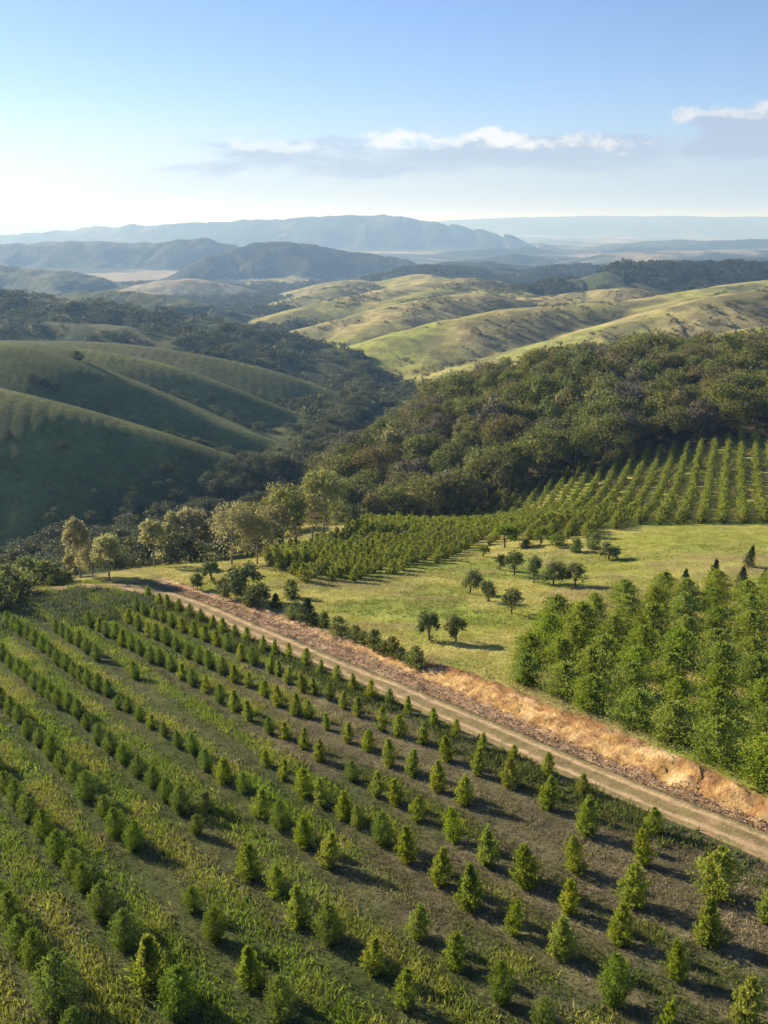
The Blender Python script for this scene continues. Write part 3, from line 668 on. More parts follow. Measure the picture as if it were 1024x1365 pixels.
ROWNAME = {0: 'the row nearest the dirt road', 9: 'the short row at bottom left corner'}
def size_word(h, q1, q2): return 'small' if h < q1 else 'tall' if h > q2 else 'medium'
field_trees = []
for r_, txt in ROWS.items():
    lst = []
    for a in txt.split():
        q = [float(t) for t in a.split(',')]
        p = hit(q[0], q[1])
        if p is None: continue
        p[2] = float(ground_at(p[0], p[1]))
        dep = project(p)[2]
        if len(q) > 2: h = px_height(p, q[2])
        else: h = px_height(p, q[1] - np.interp(q[1], [790, 850, 960], [18, 21, 28]) * random.uniform(.9, 1.1))
        lst.append((q[0], p, min(h, 3.6)))
    lst.sort(key=lambda t: -t[0])          # from the right-hand (near) end of the row
    for i, (u, p, h) in enumerate(lst):
        # left of the field the bushes are round and full, right they are slim
        wsc = 1.0 * np.interp(u + .3 * (1365 - project(p)[1]), [0, 250, 600], [1.25, 1.2, 1.05])
        near = project(p)[1] > 880
        pr = TIERED if (u, r_) in ((943., 2), (628., 4), (200., 8), (335., 7)) else (DENSE if random.random() < np.interp(u - .25 * (project(p)[1] - 900), [120, 420], [.97, .10]) else YOUNG)
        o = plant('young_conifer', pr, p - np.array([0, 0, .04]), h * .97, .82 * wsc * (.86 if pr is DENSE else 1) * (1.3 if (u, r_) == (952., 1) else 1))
        rn_ = ROWNAME.get(r_, f'{ordinal(r_ + 1)} row below the dirt road')
        tag(o, f'{size_word(h, 1.55, 2.1)} young conifer, {ordinal(i + 1)} from right in {rn_}', 'conifer', 'young conifers planted in rows on the foreground field')
        field_trees.append((p, h))
p = hit(275, 1080); o = plant('low_bush', SHRUB[1], p, px_height(p, 1054), 1.3)
tag(o, 'pale ragged low bush standing between two conifer rows, left of the field middle', 'bush')

# ------------------------------------------------------------------ dense grove right of the cut bank
def px_list(t): return [[float(x) for x in a.split(',')] for a in t.split()]
grove = []
b0 = np.array(to_xy(21.5, top_n(21.5) + 2.3)); e1 = E; e2 = np.array([math.sin(math.radians(20)), math.cos(math.radians(20))])
def in_grove(u, v): 
    return v > np.interp(u, [680, 700, 730, 765, 800, 840, 900, 940, 1024], [905, 880, 838, 812, 800, 796, 786, 784, 782])
for j in range(0, 9):
    for i in range(-9, 17):
        q = b0 + e1 * (i * 3.45 + (j % 2) * .3) + N * (.085 * i * 3.45 if j == 0 else 0) + e2 * j * 6.4 + rng.normal(size=2) * .25
        s_, n_ = to_sn(q[0], q[1])
        if n_ < top_n(s_) + 1.4: continue
        p = np.array([q[0], q[1], float(ground_at(q[0], q[1]))])
        u, v, f = project(p)
        if not in_grove(u, v) or u > 1130 or s_ > 62: continue
        grove.append((j, u, p))
for j in sorted(set(g[0] for g in grove)):
    row = sorted([g for g in grove if g[0] == j], key=lambda t: t[1])
    for i, (_, u, p) in enumerate(row):
        h = random.uniform(2.5, 3.2)
        o = plant('grove_conifer', BLOCK, p, h, 1.27)
        rn_ = 'the row along the cut bank' if j == 0 else f'{ordinal(j + 1)} row behind the cut bank'
        tag(o, f'bushy grove tree, {ordinal(i + 1)} from left in {rn_}', 'conifer', 'bushy conifers of the dense grove above the bank')

# ------------------------------------------------------------------ meadow trees, spruces, roadside shrubs
def put(name, protos, q, wsc=1., hmul=1.):
    p = hit(q[0], q[1]); p[2] = float(ground_at(p[0], p[1]))
    return plant(name, protos, p - np.array([0, 0, .05]), px_height(p, q[2]) * hmul, wsc)
MT = [(626, 792, 757, .75, 'slim dark tree, tallest of those left of the bare patch on the meadow'), (651, 802, 774, 1., 'dark leaning tree right of the slim tree on the meadow'),
      (682, 818, 785, 1.05, 'dark round tree casting a long shadow above the grove corner'), (737, 782, 748, 1.05, 'grey green broad topped tree, fourth in the meadow line of five'),
      (767, 783, 752, 1.05, 'dark tree at the right end of the meadow line of five'), (711, 777, 742, .85, 'grey green tree in the middle of the meadow line of five'),
      (686, 767, 735, 1., 'bushy green tree, second in the meadow line of five'), (667, 760, 738, .9, 'small round tree at the left end of the meadow line of five'),
      (812, 746, 724, 1.7, 'low wide dark tree alone at the upper right of the meadow'), (572, 853, 815, .95, 'left one of two dark trees standing above the roadside'),
      (608, 856, 820, .95, 'right one of two dark trees standing above the roadside')]
for u, v, t, ws, lb in MT: tag(put('meadow_tree', MEADT, (u, v, t), ws), lb, 'tree', 'scattered trees on the meadow')
BT = [(673, 730, 697, 1.0, 'round bright yellow green tree at the orchard front edge'), (645, 743, 726, 1.1, 'small round bush left of the bright round tree'), (720, 727, 701, .75, 'slim upright bright green tree right of the bright round tree'),
      (743, 729, 713, 1.5, 'low rounded light green bush at the orchard front edge'), (768, 736, 717, 1.3, 'loose green bush at the orchard front, left of its taller twin'), (701, 730, 719, 1.6, 'low pale bush between the bright round tree and slim tree'),
      (791, 732, 710, 1.1, 'tall loose grey green bush at the orchard front edge')]
for u, v, t, ws, lb in BT: tag(put('edge_bush', BRIGHT if u in (673, 645, 720, 743) else SHRUB, (u, v, t), ws), lb, 'bush', 'bushes along the front edge of the orchard')
SPR = [(997, 755, 727, .9, 'dark spruce standing alone on the meadow at the right edge'), (950, 778, 745, .9, 'tallest dark spruce at the back of the grove'), (913, 788, 757, .85, 'small slim spruce at the back left of the grove'),
       (989, 782, 755, .95, 'broad olive spruce at the back right of the grove'), (1019, 780, 757, .9, 'spruce cut by the right picture edge behind the grove')]
for u, v, t, ws, lb in SPR: tag(put('spruce', SPRUCE, (u, v, t), ws), lb, 'spruce', 'spruces behind the grove')
RS = px_list("263,786,761 282,774,746 304,797,762 316,792,766 329,800,750 345,808,775 334,806,781 368,812,789 389,797,771 388,824,806 408,830,795 420,832,815 432,836,814 451,846,820 474,853,832 484,858,840 498,864,837 512,870,853 524,872,846 534,878,861 547,884,867 556,889,860")
RSW = {0: 'dark round shrub at the left end', 4: 'tallest pale stemmed shrub', 10: 'pointed dark shrub in the middle', 21: 'round shrub at the right end'}
for i, q in enumerate(RS):
    o = put('roadside_shrub', MEADT if i in (0, 1, 2, 4, 5) else (SPRUCE[0] if i in (10, 7) else SHRUB), q, 1.25 if i % 3 else 1.05, .95)
    tag(o, f'{RSW.get(i, "dark green shrub, " + ordinal(i + 1) + " from the left")} in the line above the dirt road', 'shrub', 'shrubs in a line above the dirt road')

# ------------------------------------------------------------------ pale trees at the far edge of the field
PT = [(108, 770, 695, 0, 'tall slim'), (94, 769, 738, 3, 'small orange tinted'), (146, 774, 716, 1, 'yellow green'), (124, 772, 728, 2, 'grey brown'), (175, 758, 720, 3, 'small reddish'), (206, 757, 698, 1, 'broad yellowish'),
      (239, 751, 686, 0, 'slim cream'), (259, 748, 682, 1, 'tall cream'), (275, 745, 700, 0, 'thin grey stemmed'), (309, 752, 677, 2, 'broad beige'), (330, 742, 673, 4, 'yellow green'), (343, 752, 690, 2, 'grey brown dark stemmed'),
      (362, 738, 668, 2, 'pale beige'), (377, 733, 650, 4, 'tallest yellow green'), (396, 726, 690, 3, 'low grey'), (416, 718, 662, 2, 'broad silver grey'), (432, 712, 633, 4, 'high green'), (448, 706, 668, 4, 'rounded olive')]
for i, (u, v, t, k, w_) in enumerate(PT):
    p = hit(u, v)
    if p is None: continue
    h = px_height(p, t)
    o = plant('pale_tree', PALE[k] if k < 4 else GREENP, p - np.array([0, 0, .1]), h * 1.08, .92 if k != 0 else .85)
    tag(o, f'{w_} autumn tree, {ordinal(i + 1)} from the left in the line beyond the field', 'tree', 'pale autumn trees beyond the far edge of the field')
DS = px_list("-8,800,742 14,792,736 40,779,728 62,778,736 78,776,750 4,812,765 26,790,755 92,775,757 70,780,760")
for i, q in enumerate(sorted(DS)):
    o = put('thicket_shrub', SHRUB, q, 1.5, .72); tag(o, f'dark leafy shrub, {ordinal(i + 1)} from the left in the thicket left beyond the field', 'shrub', 'thicket shrubs at the left edge')
cand = []
od = np.array([math.sin(math.radians(21)), math.cos(math.radians(21))]); oc = np.array([od[1], -od[0]])
o0 = np.array(P(820, 705, 130)[:2])
front = ([340, 365, 400, 480, 560, 620, 660, 700, 790, 835, 1030, 1100], [745, 757, 778, 776, 760, 740, 725, 722, 718, 700, 698, 698])
back = ([340, 400, 440, 470, 540, 640, 700, 760, 800, 850, 900, 940, 1024, 1100], [740, 728, 716, 704, 683, 664, 645, 628, 618, 605, 600, 592, 578, 570])
def orch_rows():
    k = 0.
    while k > -62: yield k; k -= (3.05 if k > -14 else 2.75)
    k = 3.05
    while k < 60: yield k; k += 3.05
for ri, kk in enumerate(sorted(orch_rows(), reverse=True)):
    step = 1.25 if kk > -14 else 2.25
    for a in np.arange(-56, 130, step):
        q = o0 + oc * (kk + rng.normal() * .10) + od * (a + rng.normal() * .14)
        cand.append((ri, kk, q[0], q[1]))
cand = np.array(cand); cz = ground_at(cand[:, 2], cand[:, 3])
f_ = cand[:, 3] * CP - (cz - CZ) * SP; cu = 512 + FPX * cand[:, 2] / f_; cv = 682.5 - FPX * (cand[:, 3] * SP + (cz - CZ) * CP) / f_
ok = (cv < np.interp(cu, *front)) & (cv > np.interp(cu, *back)) & (cu > 345) & (cu < 1060) & (rng.random(len(cu)) > .03)
cand = cand[ok]; cz = cz[ok]; f_ = f_[ok]; cu = cu[ok]; cv = cv[ok]
hh = np.where(cand[:, 1] > -14, rng.normal(2.1, .28, len(cz)), rng.normal(1.95, .22, len(cz)))
order = np.argsort(f_ + (np.abs(cu - 512) > 512) * 500); indiv = set(order[:300].tolist())
cnt = {}
for i in sorted(indiv, key=lambda i: (cand[i, 0], f_[i])):
    ri = int(cand[i, 0]); cnt[ri] = cnt.get(ri, 0) + 1
vis_rows = sorted(cnt); rk = {r: i + 1 for i, r in enumerate(vis_rows)}; cnt = {}
for i in sorted(indiv, key=lambda i: (cand[i, 0], f_[i])):
    ri = int(cand[i, 0]); cnt[ri] = cnt.get(ri, 0) + 1
    o = plant('orchard_bush', ORCH[random.randrange(4)], (cand[i, 2], cand[i, 3], cz[i] - .05), hh[i], .74 if cand[i, 1] > -14 else .86)
    tag(o, f'orchard bush, {ordinal(cnt[ri])} from the front in the {ordinal(rk[ri])} row from right', 'bush', 'bushes in the orchard rows')
def scatter_mesh(name, label, cat, variants, X, Y, Z, H, W, mat, tint_shift=None, max_leaf=None):
    """many far plants as ONE object (nobody could count them)"""
    Vs, Fs, Ts = [], [], []; n0 = 0
    for i in range(len(X)):
        V, F, T = variants[rng.integers(len(variants))]
        a = rng.uniform(0, 6.283); c, s = math.cos(a), math.sin(a)
        Q = np.empty_like(V); Q[:, 0] = X[i] + W[i] * (V[:, 0] * c - V[:, 1] * s); Q[:, 1] = Y[i] + W[i] * (V[:, 0] * s + V[:, 1] * c); Q[:, 2] = Z[i] + H[i] * V[:, 2]
        Vs.append(Q); Fs.append(F + n0); n0 += len(V); Ts.append(np.clip(T + (tint_shift[i] if tint_shift is not None else 0), 0, 1))
    me = mesh_np(name, np.concatenate(Vs), np.concatenate(Fs), np.concatenate(Ts), False, [mat])
    return tag(link(name, me), label, cat, kind='stuff')
def geo_arrays(g): return np.concatenate(g.V), np.concatenate(g.F), np.concatenate(g.T)
rest = np.array([i for i in range(len(cz)) if i not in indiv])
OV = [geo_arrays(shoot_crown(300 + k, 26, 9, ovate(.44, .5), .1, (20, 62), .2, .3, lw=.6)) for k in range(4)]
scatter_mesh('orchard_rows', 'further bushes of the orchard rows climbing to the wood', 'orchard', OV, cand[rest, 2], cand[rest, 3], cz[rest] - .05, hh[rest], hh[rest] * .72, M_orch, rng.normal(0, .12, len(rest)))
print('orchard', len(cz), 'grove', len(grove), 'field', len(field_trees))
fr = lambda x: np.interp(x, [-60, -14, 20, 53, 62, 95, 200], [160, 192, 207, 212, 215, 220, 232])
wx, wy = [], []
for x in np.arange(-75, 230, 7.1):
    for y in np.arange(150, 425, 7.1):
        q = (x + rng.uniform(-2.6, 2.6), y + rng.uniform(-2.6, 2.6))
        if q[1] > fr(q[0]) + rng.uniform(-1, 3): wx.append(q[0]); wy.append(q[1])
wx = np.array(wx); wy = np.array(wy); wz = ground_at(wx, wy); wh = rng.normal(9.8, 1.9, len(wx)).clip(5.5, 14.5)
f_ = wy * CP - (wz - CZ) * SP; wu = 512 + FPX * wx / f_; wv = 682.5 - FPX * (wy * SP + (wz - CZ) * CP) / f_
# the wood ends where the slope runs down into the gorge
ok = (wu > -150) & (wu < 1180) & (wu > np.interp(wv, [480, 520, 560, 600, 640, 680, 720], [455, 455, 458, 440, 425, 430, 440]))
far = wy > np.interp(wx, [-20, 0, 30, 80, 130], [300, 318, 345, 372, 385]); ok &= ~far
wx, wy, wz, wh, wu, wv, f_ = [a[ok] for a in (wx, wy, wz, wh, wu, wv, f_)]
# what shows largest: the front of the wood, nearest first
vis = (wu > -5) & (wu < 1035)
order = np.argsort(f_ - wh * 3 + (~vis) * 1e4); indiv = set(order[:300].tolist())
tier = {}
il = sorted(indiv, key=lambda i: wy[i] - fr(wx[i]))
NT_ = 8; per = int(np.ceil(len(il) / NT_))
TN = ['front edge of the wood', 'second tier of the wood', 'third tier of the wood', 'fourth tier of the wood', 'fifth tier of the wood', 'sixth tier of the wood', 'seventh tier of the wood', 'eighth tier of the wood']
M_woods = [M_wood, leaf_mat('olive_woodland_leaf', (.082, .108, .024), (.25, .28, .056), .34, (.2, .22, .05), .22), leaf_mat('grey_woodland_leaf', (.09, .084, .055), (.20, .18, .115), .25, (.2, .19, .1), .2)]
WV = []
for mi, mm in enumerate(M_woods):
    for cr, tr in WOODT:
        me = cr if mi == 0 else cr.copy()
        if mi: me.materials[0] = mm
        WV.append((me, tr, ('brown green', 'olive green', 'grey')[mi]))
for ti in range(NT_):
    grp_ = sorted(il[ti * per:(ti + 1) * per], key=lambda i: wu[i])
    for k, i in enumerate(grp_):
        mi = rng.choice([0, 1, 2], p=[.40, .48, .12]); pr = WV[mi * 6 + rng.integers(6)]
        o = plant('woodland_tree', (pr[0], pr[1]), (wx[i], wy[i], wz[i] - .3), wh[i] * 1.05, 1.05)
        tag(o, f'{pr[2]} woodland tree, {ordinal(k + 1)} from left in {TN[ti]}', 'tree', 'broadleaf trees of the wood beyond the orchard')
rest = np.array([i for i in range(len(wx)) if i not in indiv])
WL = [geo_arrays(lump_crown(320 + k, 24, 16, .42 + .04 * (k % 3), .42, .55, .13, .42, lw=.7)) for k in range(6)]
parts_ = rng.choice([0, 1, 2], size=len(rest), p=[.40, .48, .12])
for mi, (nm, lb) in enumerate((('brown_woodland', 'brown green crowns of the far part of the wood reading as one mass'), ('olive_woodland', 'olive green crowns mixed through the far part of the wood'), ('grey_woodland', 'greyish bare looking crowns scattered through the far part of the wood'))):
    s_ = rest[parts_ == mi]
    scatter_mesh(nm, lb, 'woodland', WL, wx[s_], wy[s_], wz[s_] - .3, wh[s_] * 1.05, wh[s_] * 1.05, M_woods[mi], rng.normal(0, .12, len(s_)))
print('wood', len(wx))
# ------------------------------------------------------------------ far scrub and woods
def far_at(x, y):
    r = np.hypot(x, y); a = np.arctan2(x, y)
    fi = np.clip((np.log(r) - np.log(170)) / (np.log(24000) - np.log(170)) * (NR - 1), 0, NR - 1.001); fj = np.clip((a - azs[0]) / (azs[-1] - azs[0]) * (NA - 1), 0, NA - 1.001)
    i = fi.astype(int); j = fj.astype(int); p_ = fi - i; q_ = fj - j
    z = (FZ[i, j] * (1 - p_) + FZ[i + 1, j] * p_) * (1 - q_) + (FZ[i, j + 1] * (1 - p_) + FZ[i + 1, j + 1] * p_) * q_
    nx = (FZ[i, np.minimum(j + 1, NA - 1)] - FZ[i, j]) / (r * (azs[1] - azs[0]))     # slope across the view
    return z, FID[i, j], nx
def all_at(x, y):
    z, fid, sl_ = far_at(x, y)
    s, n = to_sn(x, y); inside = (s > -30) & (s < 325) & (n > -98) & (n < 340)
    return np.where(inside, np.maximum(z, ground_at(x, y)), z), fid, sl_
M_gorge = leaf_mat('gorge_leaf', (.050, .064, .024), (.14, .15, .058), .22, (.14, .15, .05), .2)
M_scrub = leaf_mat('scrub_leaf', (.075, .078, .032), (.20, .18, .075), .2, (.16, .15, .05), .2)
M_hwood = leaf_mat('hill_wood_leaf', (.035, .045, .02), (.08, .085, .035), .2, (.12, .13, .04), .2)
SV = [geo_arrays(lump_crown(340 + k, 10, 9, .55, .40, .45, .22, .5, lw=.8)) for k in range(6)]
MV = [geo_arrays(lump_crown(350 + k, 24, 32, .46, .42, .52, .078, .42, lw=.75)) for k in range(6)]
gl_ = np.array([P(*q)[:2] for q in ((-60, 765, 205), (0, 748, 235), (100, 722, 258), (200, 700, 275), (290, 680, 295), (370, 655, 322), (415, 620, 380), (440, 580, 430), (470, 540, 500), (480, 515, 590), (487, 490, 700), (470, 478, 780))])
gt = np.r_[0, np.cumsum(np.hypot(*np.diff(gl_, axis=0).T))]
n_ = 1000; t_ = rng.random(n_) ** .85 * gt[-1]; wdt = np.interp(t_, [0, gt[-1] * .4, gt[-1]], [20, 9, 10])
off = rng.normal(size=n_) * wdt * .75; gx = np.interp(t_, gt, gl_[:, 0]); gy = np.interp(t_, gt, gl_[:, 1])
dxy = np.stack([np.gradient(gl_[:, 0], gt), np.gradient(gl_[:, 1], gt)], 1); ddx = np.interp(t_, gt, dxy[:, 0]); ddy = np.interp(t_, gt, dxy[:, 1])
gx = gx + off * ddy; gy = gy - off * ddx
gz, gid, _ = all_at(gx, gy); gh = rng.normal(6.2, 1.6, n_).clip(3, 10) * np.clip(1.15 - np.abs(off) / wdt * .45, .35, 1.1)
# scrubby trees also run up the ravines between the grass spurs
rv = []
for a, b in (((392, 625, 372), (225, 575, 375)), ((405, 575, 445), (170, 512, 462)), ((430, 545, 540), (240, 487, 545)), ((460, 520, 640), (300, 462, 660))):
    A_, B_ = P(*a), P(*b); k = rng.random(70) ** 1.7
    q = A_[None, :2] + (B_ - A_)[None, :2] * k[:, None] + rng.normal(size=(70, 2)) * 5 * (1.1 - k[:, None]); rv.append(q)
rv = np.concatenate(rv); rz, _, _ = all_at(rv[:, 0], rv[:, 1])
gx = np.r_[gx, rv[:, 0]]; gy = np.r_[gy, rv[:, 1]]; gz = np.r_[gz, rz]; gh = np.r_[gh, rng.normal(3.6, 1., len(rv)).clip(1.6, 6)]
bx = rng.uniform(-115, -4, 300); by = rng.uniform(112, 250, 300); kk_ = (by > np.interp(bx, [-115, -40, -28, -20, -12, -4], [112, 117, 126, 140, 160, 185])) & (bx > -.47 * by - 6)
bx, by = bx[kk_], by[kk_]; bz, _, _ = all_at(bx, by)
keep = ~((gy < 230) & (gx > -40))
gx, gy, gz, gh = [np.r_[a_[keep], b_] for a_, b_ in ((gx, bx), (gy, by), (gz, bz), (gh, rng.normal(4.6, 1.2, len(bx)).clip(2, 7)))]
scatter_mesh('gorge_wood', 'dark trees filling the narrow gorge between the spurs and the wooded slope', 'woodland', MV, gx, gy, gz - .4, gh, gh * 1.05, M_gorge, rng.normal(0, .15, len(gx)))
# scrub over the bushy ridge, the rolling hills and the wooded hilltops
def sample_far(n, y0, y1):
    a = rng.uniform(math.radians(-25), math.radians(26), n); r = np.sqrt(rng.uniform(y0 ** 2, y1 ** 2, n)); return r * np.sin(a), r * np.cos(a)
def grpname(fid): return np.array([r[0] for r in RIDGES] + ['valley_floor'])[fid]
def covname(fid): return np.array([r[1] for r in RIDGES] + ['bush'])[fid]
x_, y_ = sample_far(16000, 480, 1050); z_, id_, sl_ = far_at(x_, y_)
k = ((grpname(id_) == 'wooded_ridge') | ((grpname(id_) == 'valley_floor') & (rng.random(len(x_)) < .7))) & (fbm(x_ / 45, y_ / 45, 3, 131) + .25 * rng.random(len(x_)) > .58) & (x_ < 30)
x_, y_, z_ = x_[k], y_[k], z_[k]; h_ = rng.gamma(5, .75, len(x_)).clip(1.5, 8)
scatter_mesh('ridge_scrub', 'dark scrub and bushes covering the shaded ridge at the left', 'scrub', SV, x_, y_, z_ - .3, h_, h_ * 1.25, M_gorge, rng.normal(.05, .22, len(x_)))
x_, y_ = sample_far(80000, 480, 2200); z_, id_, sl_ = far_at(x_, y_)
dens = fbm(x_ / 60, y_ / 60, 4, 132) + np.clip(-sl_, -.25, .3) * .55 + .10 * fbm(x_ / 14, y_ / 14, 2, 133)
k = (covname(id_) == 'lit') & (dens > .60) & (rng.random(len(x_)) < .6)
k |= (grpname(id_) == 'valley_floor') & (x_ > 20) & (dens > .60)
x_, y_, z_ = x_[k], y_[k], z_[k]; h_ = rng.gamma(4, .36, len(x_)).clip(.7, 4) * np.interp(y_, [500, 2200], [1, 1.7])
scatter_mesh('hill_scrub', 'olive scrub dotted over the sunlit rolling hills', 'scrub', SV, x_, y_, z_ - .3, h_, h_ * 1.3, M_scrub, rng.normal(0, .22, len(x_)))
x_, y_ = sample_far(26000, 1200, 3000); z_, id_, sl_ = far_at(x_, y_)
k = (covname(id_) == 'bush') & (grpname(id_) != 'dark_hill') & (grpname(id_) != 'wooded_ridge') & (fbm(x_ / 110, y_ / 110, 4, 134) > .46)
x_, y_, z_ = x_[k], y_[k], z_[k]; h_ = rng.normal(9, 2.5, len(x_)).clip(4, 16)
scatter_mesh('hilltop_wood', 'dark wood along the hilltops and lowland at the right', 'woodland', SV, x_, y_, z_ - .5, h_, h_ * 1.2, M_hwood, rng.normal(0, .2, len(x_)))
# single dark shrubs that stand out on the grass spurs
SH_ = [(104, 480, 'round dark shrub on the upper slope of the third grass spur'), (283, 533, 'small dark shrub alone on the grass slope left of the gorge'), (45, 512, 'wide dark shrub above the front grass spur at the left'), (62, 516, 'dark shrub right of the wide one above the front grass spur'),
       (75, 523, 'low dark shrub at the right end of a shrub clump on the spur'), (12, 583, 'dark shrub on the front grass spur by the left picture edge'), (85, 598, 'tiny dark shrub on the middle of the front grass spur'), (220, 630, 'tiny shrub low on the right half of the front spur'),
       (268, 668, 'dark shrub near the foot of the front grass spur'), (290, 672, 'dark shrub at the foot of the front spur nearest the gorge'), (346, 622, 'small dark shrub on the tail of the front grass spur')]
def hit_far(u, v):
    d = ray(u, v); t = np.arange(180, 1500, 1.); z = CZ + d[2] * t; g_, _, _ = all_at(d[0] * t, d[1] * t)
    i = int(np.argmax(g_ > z)); return np.array([d[0] * t[i], d[1] * t[i], g_[i]])
DARK = []
for cr_, tr_ in (DENSE[0], DENSE[2]):
    me = cr_.copy(); me.materials[0] = M_hwood; DARK.append((me, tr_))
for u, v, lb in SH_:
    p = hit_far(u, v); h = random.uniform(9, 14) * project(p)[2] / FPX
    tag(plant('hillside_shrub', DARK, p - np.array([0, 0, .3]), h * 1.1, 1.7), lb, 'shrub', 'lone shrubs on the grass spurs')

# ------------------------------------------------------------------ grass, weeds and rubble close by
def grass_mat(name, trans=.35):
    m, nt, out = new_mat(name); c = nt.attr('tint')
    b = nt.new('ShaderNodeBsdfDiffuse'); tr = nt.new('ShaderNodeBsdfTranslucent'); nt.put(b.inputs[0], c); nt.put(tr.inputs[0], c)
    mx = nt.new('ShaderNodeMixShader'); mx.inputs[0].default_value = trans
    nt.l.new(b.outputs[0], mx.inputs[1]); nt.l.new(tr.outputs[0], mx.inputs[2]); nt.l.new(mx.outputs[0], out.inputs[0]); return m
M_grass = grass_mat('grass_blade'); M_litter = grass_mat('leaf_litter', 0)
def visible(x, y, z, mu=50):
    f = y * CP - (z - CZ) * SP; u = 512 + FPX * x / f; v = 682.5 - FPX * (y * SP + (z - CZ) * CP) / f
    return (u > -mu) & (u < 1024 + mu) & (v < 1365 + mu)
def blades(name, label, X, Y, Z, H, colr, nb, spread=.5, width=.09, lean=.45):
    n = len(X) * nb; b = np.stack([X, Y, Z], 1).repeat(nb, 0); h = H.repeat(nb) * rng.uniform(.55, 1.15, n)
    b[:, :2] += rng.normal(size=(n, 2)) * (H.repeat(nb) * spread)[:, None]; b[:, 2] -= .03
    d = np.stack([rng.normal(size=n) * lean, rng.normal(size=n) * lean, np.ones(n)], 1); tip = b + d * h[:, None]
    a = rng.uniform(0, 6.283, n); sd = np.stack([np.cos(a), np.sin(a), np.zeros(n)], 1) * (h * width + .012)[:, None]
    V = np.stack([b - sd, b + sd, tip], 1).reshape(-1, 3)
    c = (colr.repeat(nb, 0) * rng.uniform(.72, 1.3, (n, 1))).repeat(3, 0)
    return tag(link(name, mesh_np(name, V, np.arange(3 * n).reshape(n, 3), c, False, [M_grass])), label, 'grass', kind='stuff')
row_n = {}
for r_, txt in ROWS.items():
    q = [plane_hit(*[float(t) for t in a.split(',')][:2]) for a in txt.split()]; q = np.array(q); s_, n_ = to_sn(q[:, 0], q[:, 1])
    row_n[r_] = np.polyfit(s_, n_, 1)
n = 1000000
s_ = rng.uniform(-34, 106, n); n_ = rng.uniform(-80, 38.6, n); x_, y_ = to_xy(s_, n_); z_ = ground_at(x_, y_)
k = visible(x_, y_, z_); s_, n_, x_, y_, z_ = s_[k], n_[k], x_[k], y_[k], z_[k]
rr = np.array([np.polyval(row_n[i], s_) for i in range(10)])              # (10, n): row lines
extra = 2 * rr[9] - rr[8]; rr = np.concatenate([rr, extra[None], (2 * extra - rr[9])[None]])
dd = n_[None] - rr; ni = np.argmin(np.abs(dd), 0); dn = dd[ni, np.arange(len(n_))]     # signed distance to the nearest row
a1 = fbm(x_ * .11, y_ * .11, 4, 101); a2 = fbm(x_ * .5, y_ * .5, 4, 102); a3 = fbm(s_ * .05, n_ * .55, 4, 141)
green = sstep(.36, .60, .5 * a1 + .5 * a2 + .42 * sstep(6, -20, x_ + .45 * (y_ - 55)) - .16)
below = np.where(n_[None] - rr > 0, n_[None] - rr, 99).min(0); above = np.where(rr - n_[None] > 0, rr - n_[None], 99).min(0)   # to the rows either side
ph = below / (below + above)
wb = .15 * (fbm(s_ * .3, n_ * .5, 4, 145) - .5)
strip = sstep(.16, .30, ph + wb) * sstep(.74, .60, ph + wb)                # taller sward between the rows
lane = np.exp(-(dn / .75) ** 2)                                            # mown, dry strip along each row
lane4 = (ni == 4) & (s_ > 55) & (np.abs(dn) < 1.5)
dens = .52 + .48 * np.clip(strip + .3 * green, 0, 1) - .10 * lane; dens[lane4] *= .7
dens *= np.interp(y_, [30, 60, 105], [1, .85, .62]) * np.clip(.4 + 1.2 * sstep(.3, .6, a2), 0, 1)
k = rng.random(len(s_)) < dens
s_, n_, x_, y_, z_, a1, a2, a3, green, strip, lane, dn, ni = [q[k] for q in (s_, n_, x_, y_, z_, a1, a2, a3, green, strip, lane, dn, ni)]
yel = lerp(C(.23, .33, .034), C(.35, .375, .065), sstep(.4, .65, a2)); dgr = lerp(C(.050, .080, .022), C(.095, .125, .032), a1); brn = lerp(C(.23, .19, .125), C(.35, .295, .20), sstep(.35, .65, a2))
farg = sstep(45, 75, y_)
kb = rng.random(len(s_))
cl = lerp(brn, dgr, sstep(.40, .54, a1 * .5 + a3 * .5 + .20 * (kb - .5)))
cl = lerp(cl, yel, np.clip(strip * (.85 * green + .95 * farg + .10), 0, 1) * (kb > .18)); cl = lerp(cl, dgr, (green * (1 - strip) * .8) * (kb > .4)); cl = lerp(cl, brn * .85, lane * .4 * (kb > .45)); cl = cl * (.68 + .32 * np.maximum(strip, .8 * (1 - green) * (1 - farg)))[:, None] * (.65 + .7 * fbm(x_ * 1.1, y_ * 1.1, 3, 146))[:, None]  # blade colour painted brighter on the lit strips, darker in the shaded lanes
H_ = (.085 + .05 * (1 - np.maximum(green, farg)) + .115 * strip * (.35 + .75 * np.maximum(green, farg)) + .03 * green) * rng.uniform(.7, 1.35, len(s_))
print('grass tufts', len(s_))
blades('field_grass', 'grass and dry weeds growing between the conifer rows', x_, y_, z_, H_, cl, 5, 1.0, .085, .40)
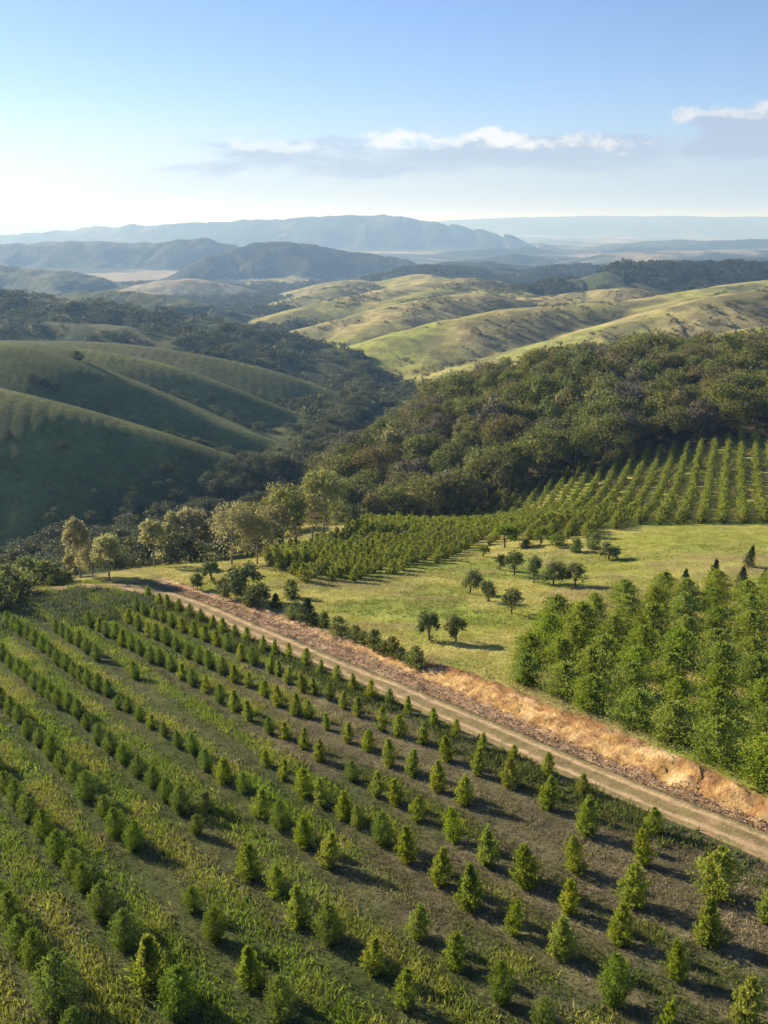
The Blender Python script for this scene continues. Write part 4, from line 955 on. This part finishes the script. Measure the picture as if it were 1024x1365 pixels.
# rank weeds along the verge of the road and at the far edge of the field
n = 16000; s_ = rng.uniform(-30, 100, n); n_ = rng.normal(37.6, .7, n).clip(35.5, 38.7)
n2 = 9000; s2 = rng.uniform(84, 101, n2); m2 = rng.uniform(2, 36, n2)
s_ = np.r_[s_, s2]; n_ = np.r_[n_, m2]; x_, y_ = to_xy(s_, n_); z_ = ground_at(x_, y_); a1 = fbm(x_ * .3, y_ * .3, 3, 142)
rdist = np.min(np.hypot(x_[:, None] - road_x[None, ::8], y_[:, None] - road_y[None, ::8]), 1)
k = visible(x_, y_, z_) & (rng.random(len(s_)) < sstep(.38, .6, a1) * .8 + .08) & (rdist > 1.9); x_, y_, z_, a1, s_ = x_[k], y_[k], z_[k], a1[k], s_[k]
cl = lerp(C(.075, .115, .03), C(.17, .19, .055), a1); cl = lerp(cl, C(.12, .15, .10), sstep(82, 92, s_) * (rng.random(len(s_)) < .5))
blades('verge_weeds', 'rank green weeds along the road verge and the far field edge', x_, y_, z_, rng.uniform(.22, .5, len(x_)) * np.where(s_ > 84, 1.35, 1), cl, 7, .4, .13)
# meadow grass: short, thin, longer at the bank edge and under the orchard
n = 200000; s_ = rng.uniform(-25, 150, n); n_ = top_n(s_) + .15 + rng.gamma(1.3, 34, n); x_, y_ = to_xy(s_, n_); z_ = ground_at(x_, y_)
a1 = fbm(x_ * .11, y_ * .11, 4, 101); a2 = fbm(x_ * .045, y_ * .09, 4, 111); a3 = fbm(x_ * .08 + 5, y_ * .16, 4, 112); a4 = fbm(x_ * .07 - 9, y_ * .07, 4, 113); a5 = fbm(x_ * .7, y_ * .7, 3, 143)
k = visible(x_, y_, z_) & (y_ < fr(x_) - 1) & (y_ < 235) & (rng.random(n) < np.clip(.25 + 1.2 * sstep(.4, .65, a5) - .8 * sstep(.6, .7, a4), .05, 1))
s_, n_, x_, y_, z_, a1, a2, a3 = [q[k] for q in (s_, n_, x_, y_, z_, a1, a2, a3)]
cl = lerp(C(.33, .355, .06), C(.44, .41, .12), sstep(.38, .62, a1)); cl = lerp(cl, C(.16, .21, .04), sstep(.50, .64, a2) * .9); cl = lerp(cl, C(.40, .33, .15), sstep(.54, .70, a3) * .7)
edge = np.exp(-(n_ - top_n(s_)) / 1.2)
blades('meadow_grass', 'short yellow green grass of the meadow', x_, y_, z_, rng.uniform(.09, .22, len(x_)) * (1 + 1.3 * edge), cl, 5, .7, .12)
# leaf litter and clods on the verge under the bank
n = 30000; s_ = rng.uniform(-26, 96, n); n_ = 41.7 + (toe_n(s_) + .3 - 41.7) * rng.random(n); x_, y_ = to_xy(s_, n_); z_ = ground_at(x_, y_)
k = visible(x_, y_, z_); x_, y_, z_ = x_[k], y_[k], z_[k]; m_ = len(x_)
V, F = leaves(np.stack([x_, y_, z_ + .02], 1), rng.normal(size=(m_, 3)) * np.array([1, 1, .45]) + np.array([0, 0, .12]), rng.gamma(3, .028, m_).clip(.04, .26), rng.gamma(3, .02, m_).clip(.03, .18))
pal = np.array([[.34, .24, .155], [.44, .33, .22], [.27, .185, .12], [.19, .13, .085], [.40, .29, .17]]); cl = pal[rng.integers(0, 5, m_)] * rng.uniform(.8, 1.2, (m_, 1))
tag(link('leaf_litter', mesh_np('leaf_litter', V, F, cl.repeat(4, 0), False, [M_litter])), 'brown leaf litter and clods strewn below the cut bank', 'litter', kind='stuff')
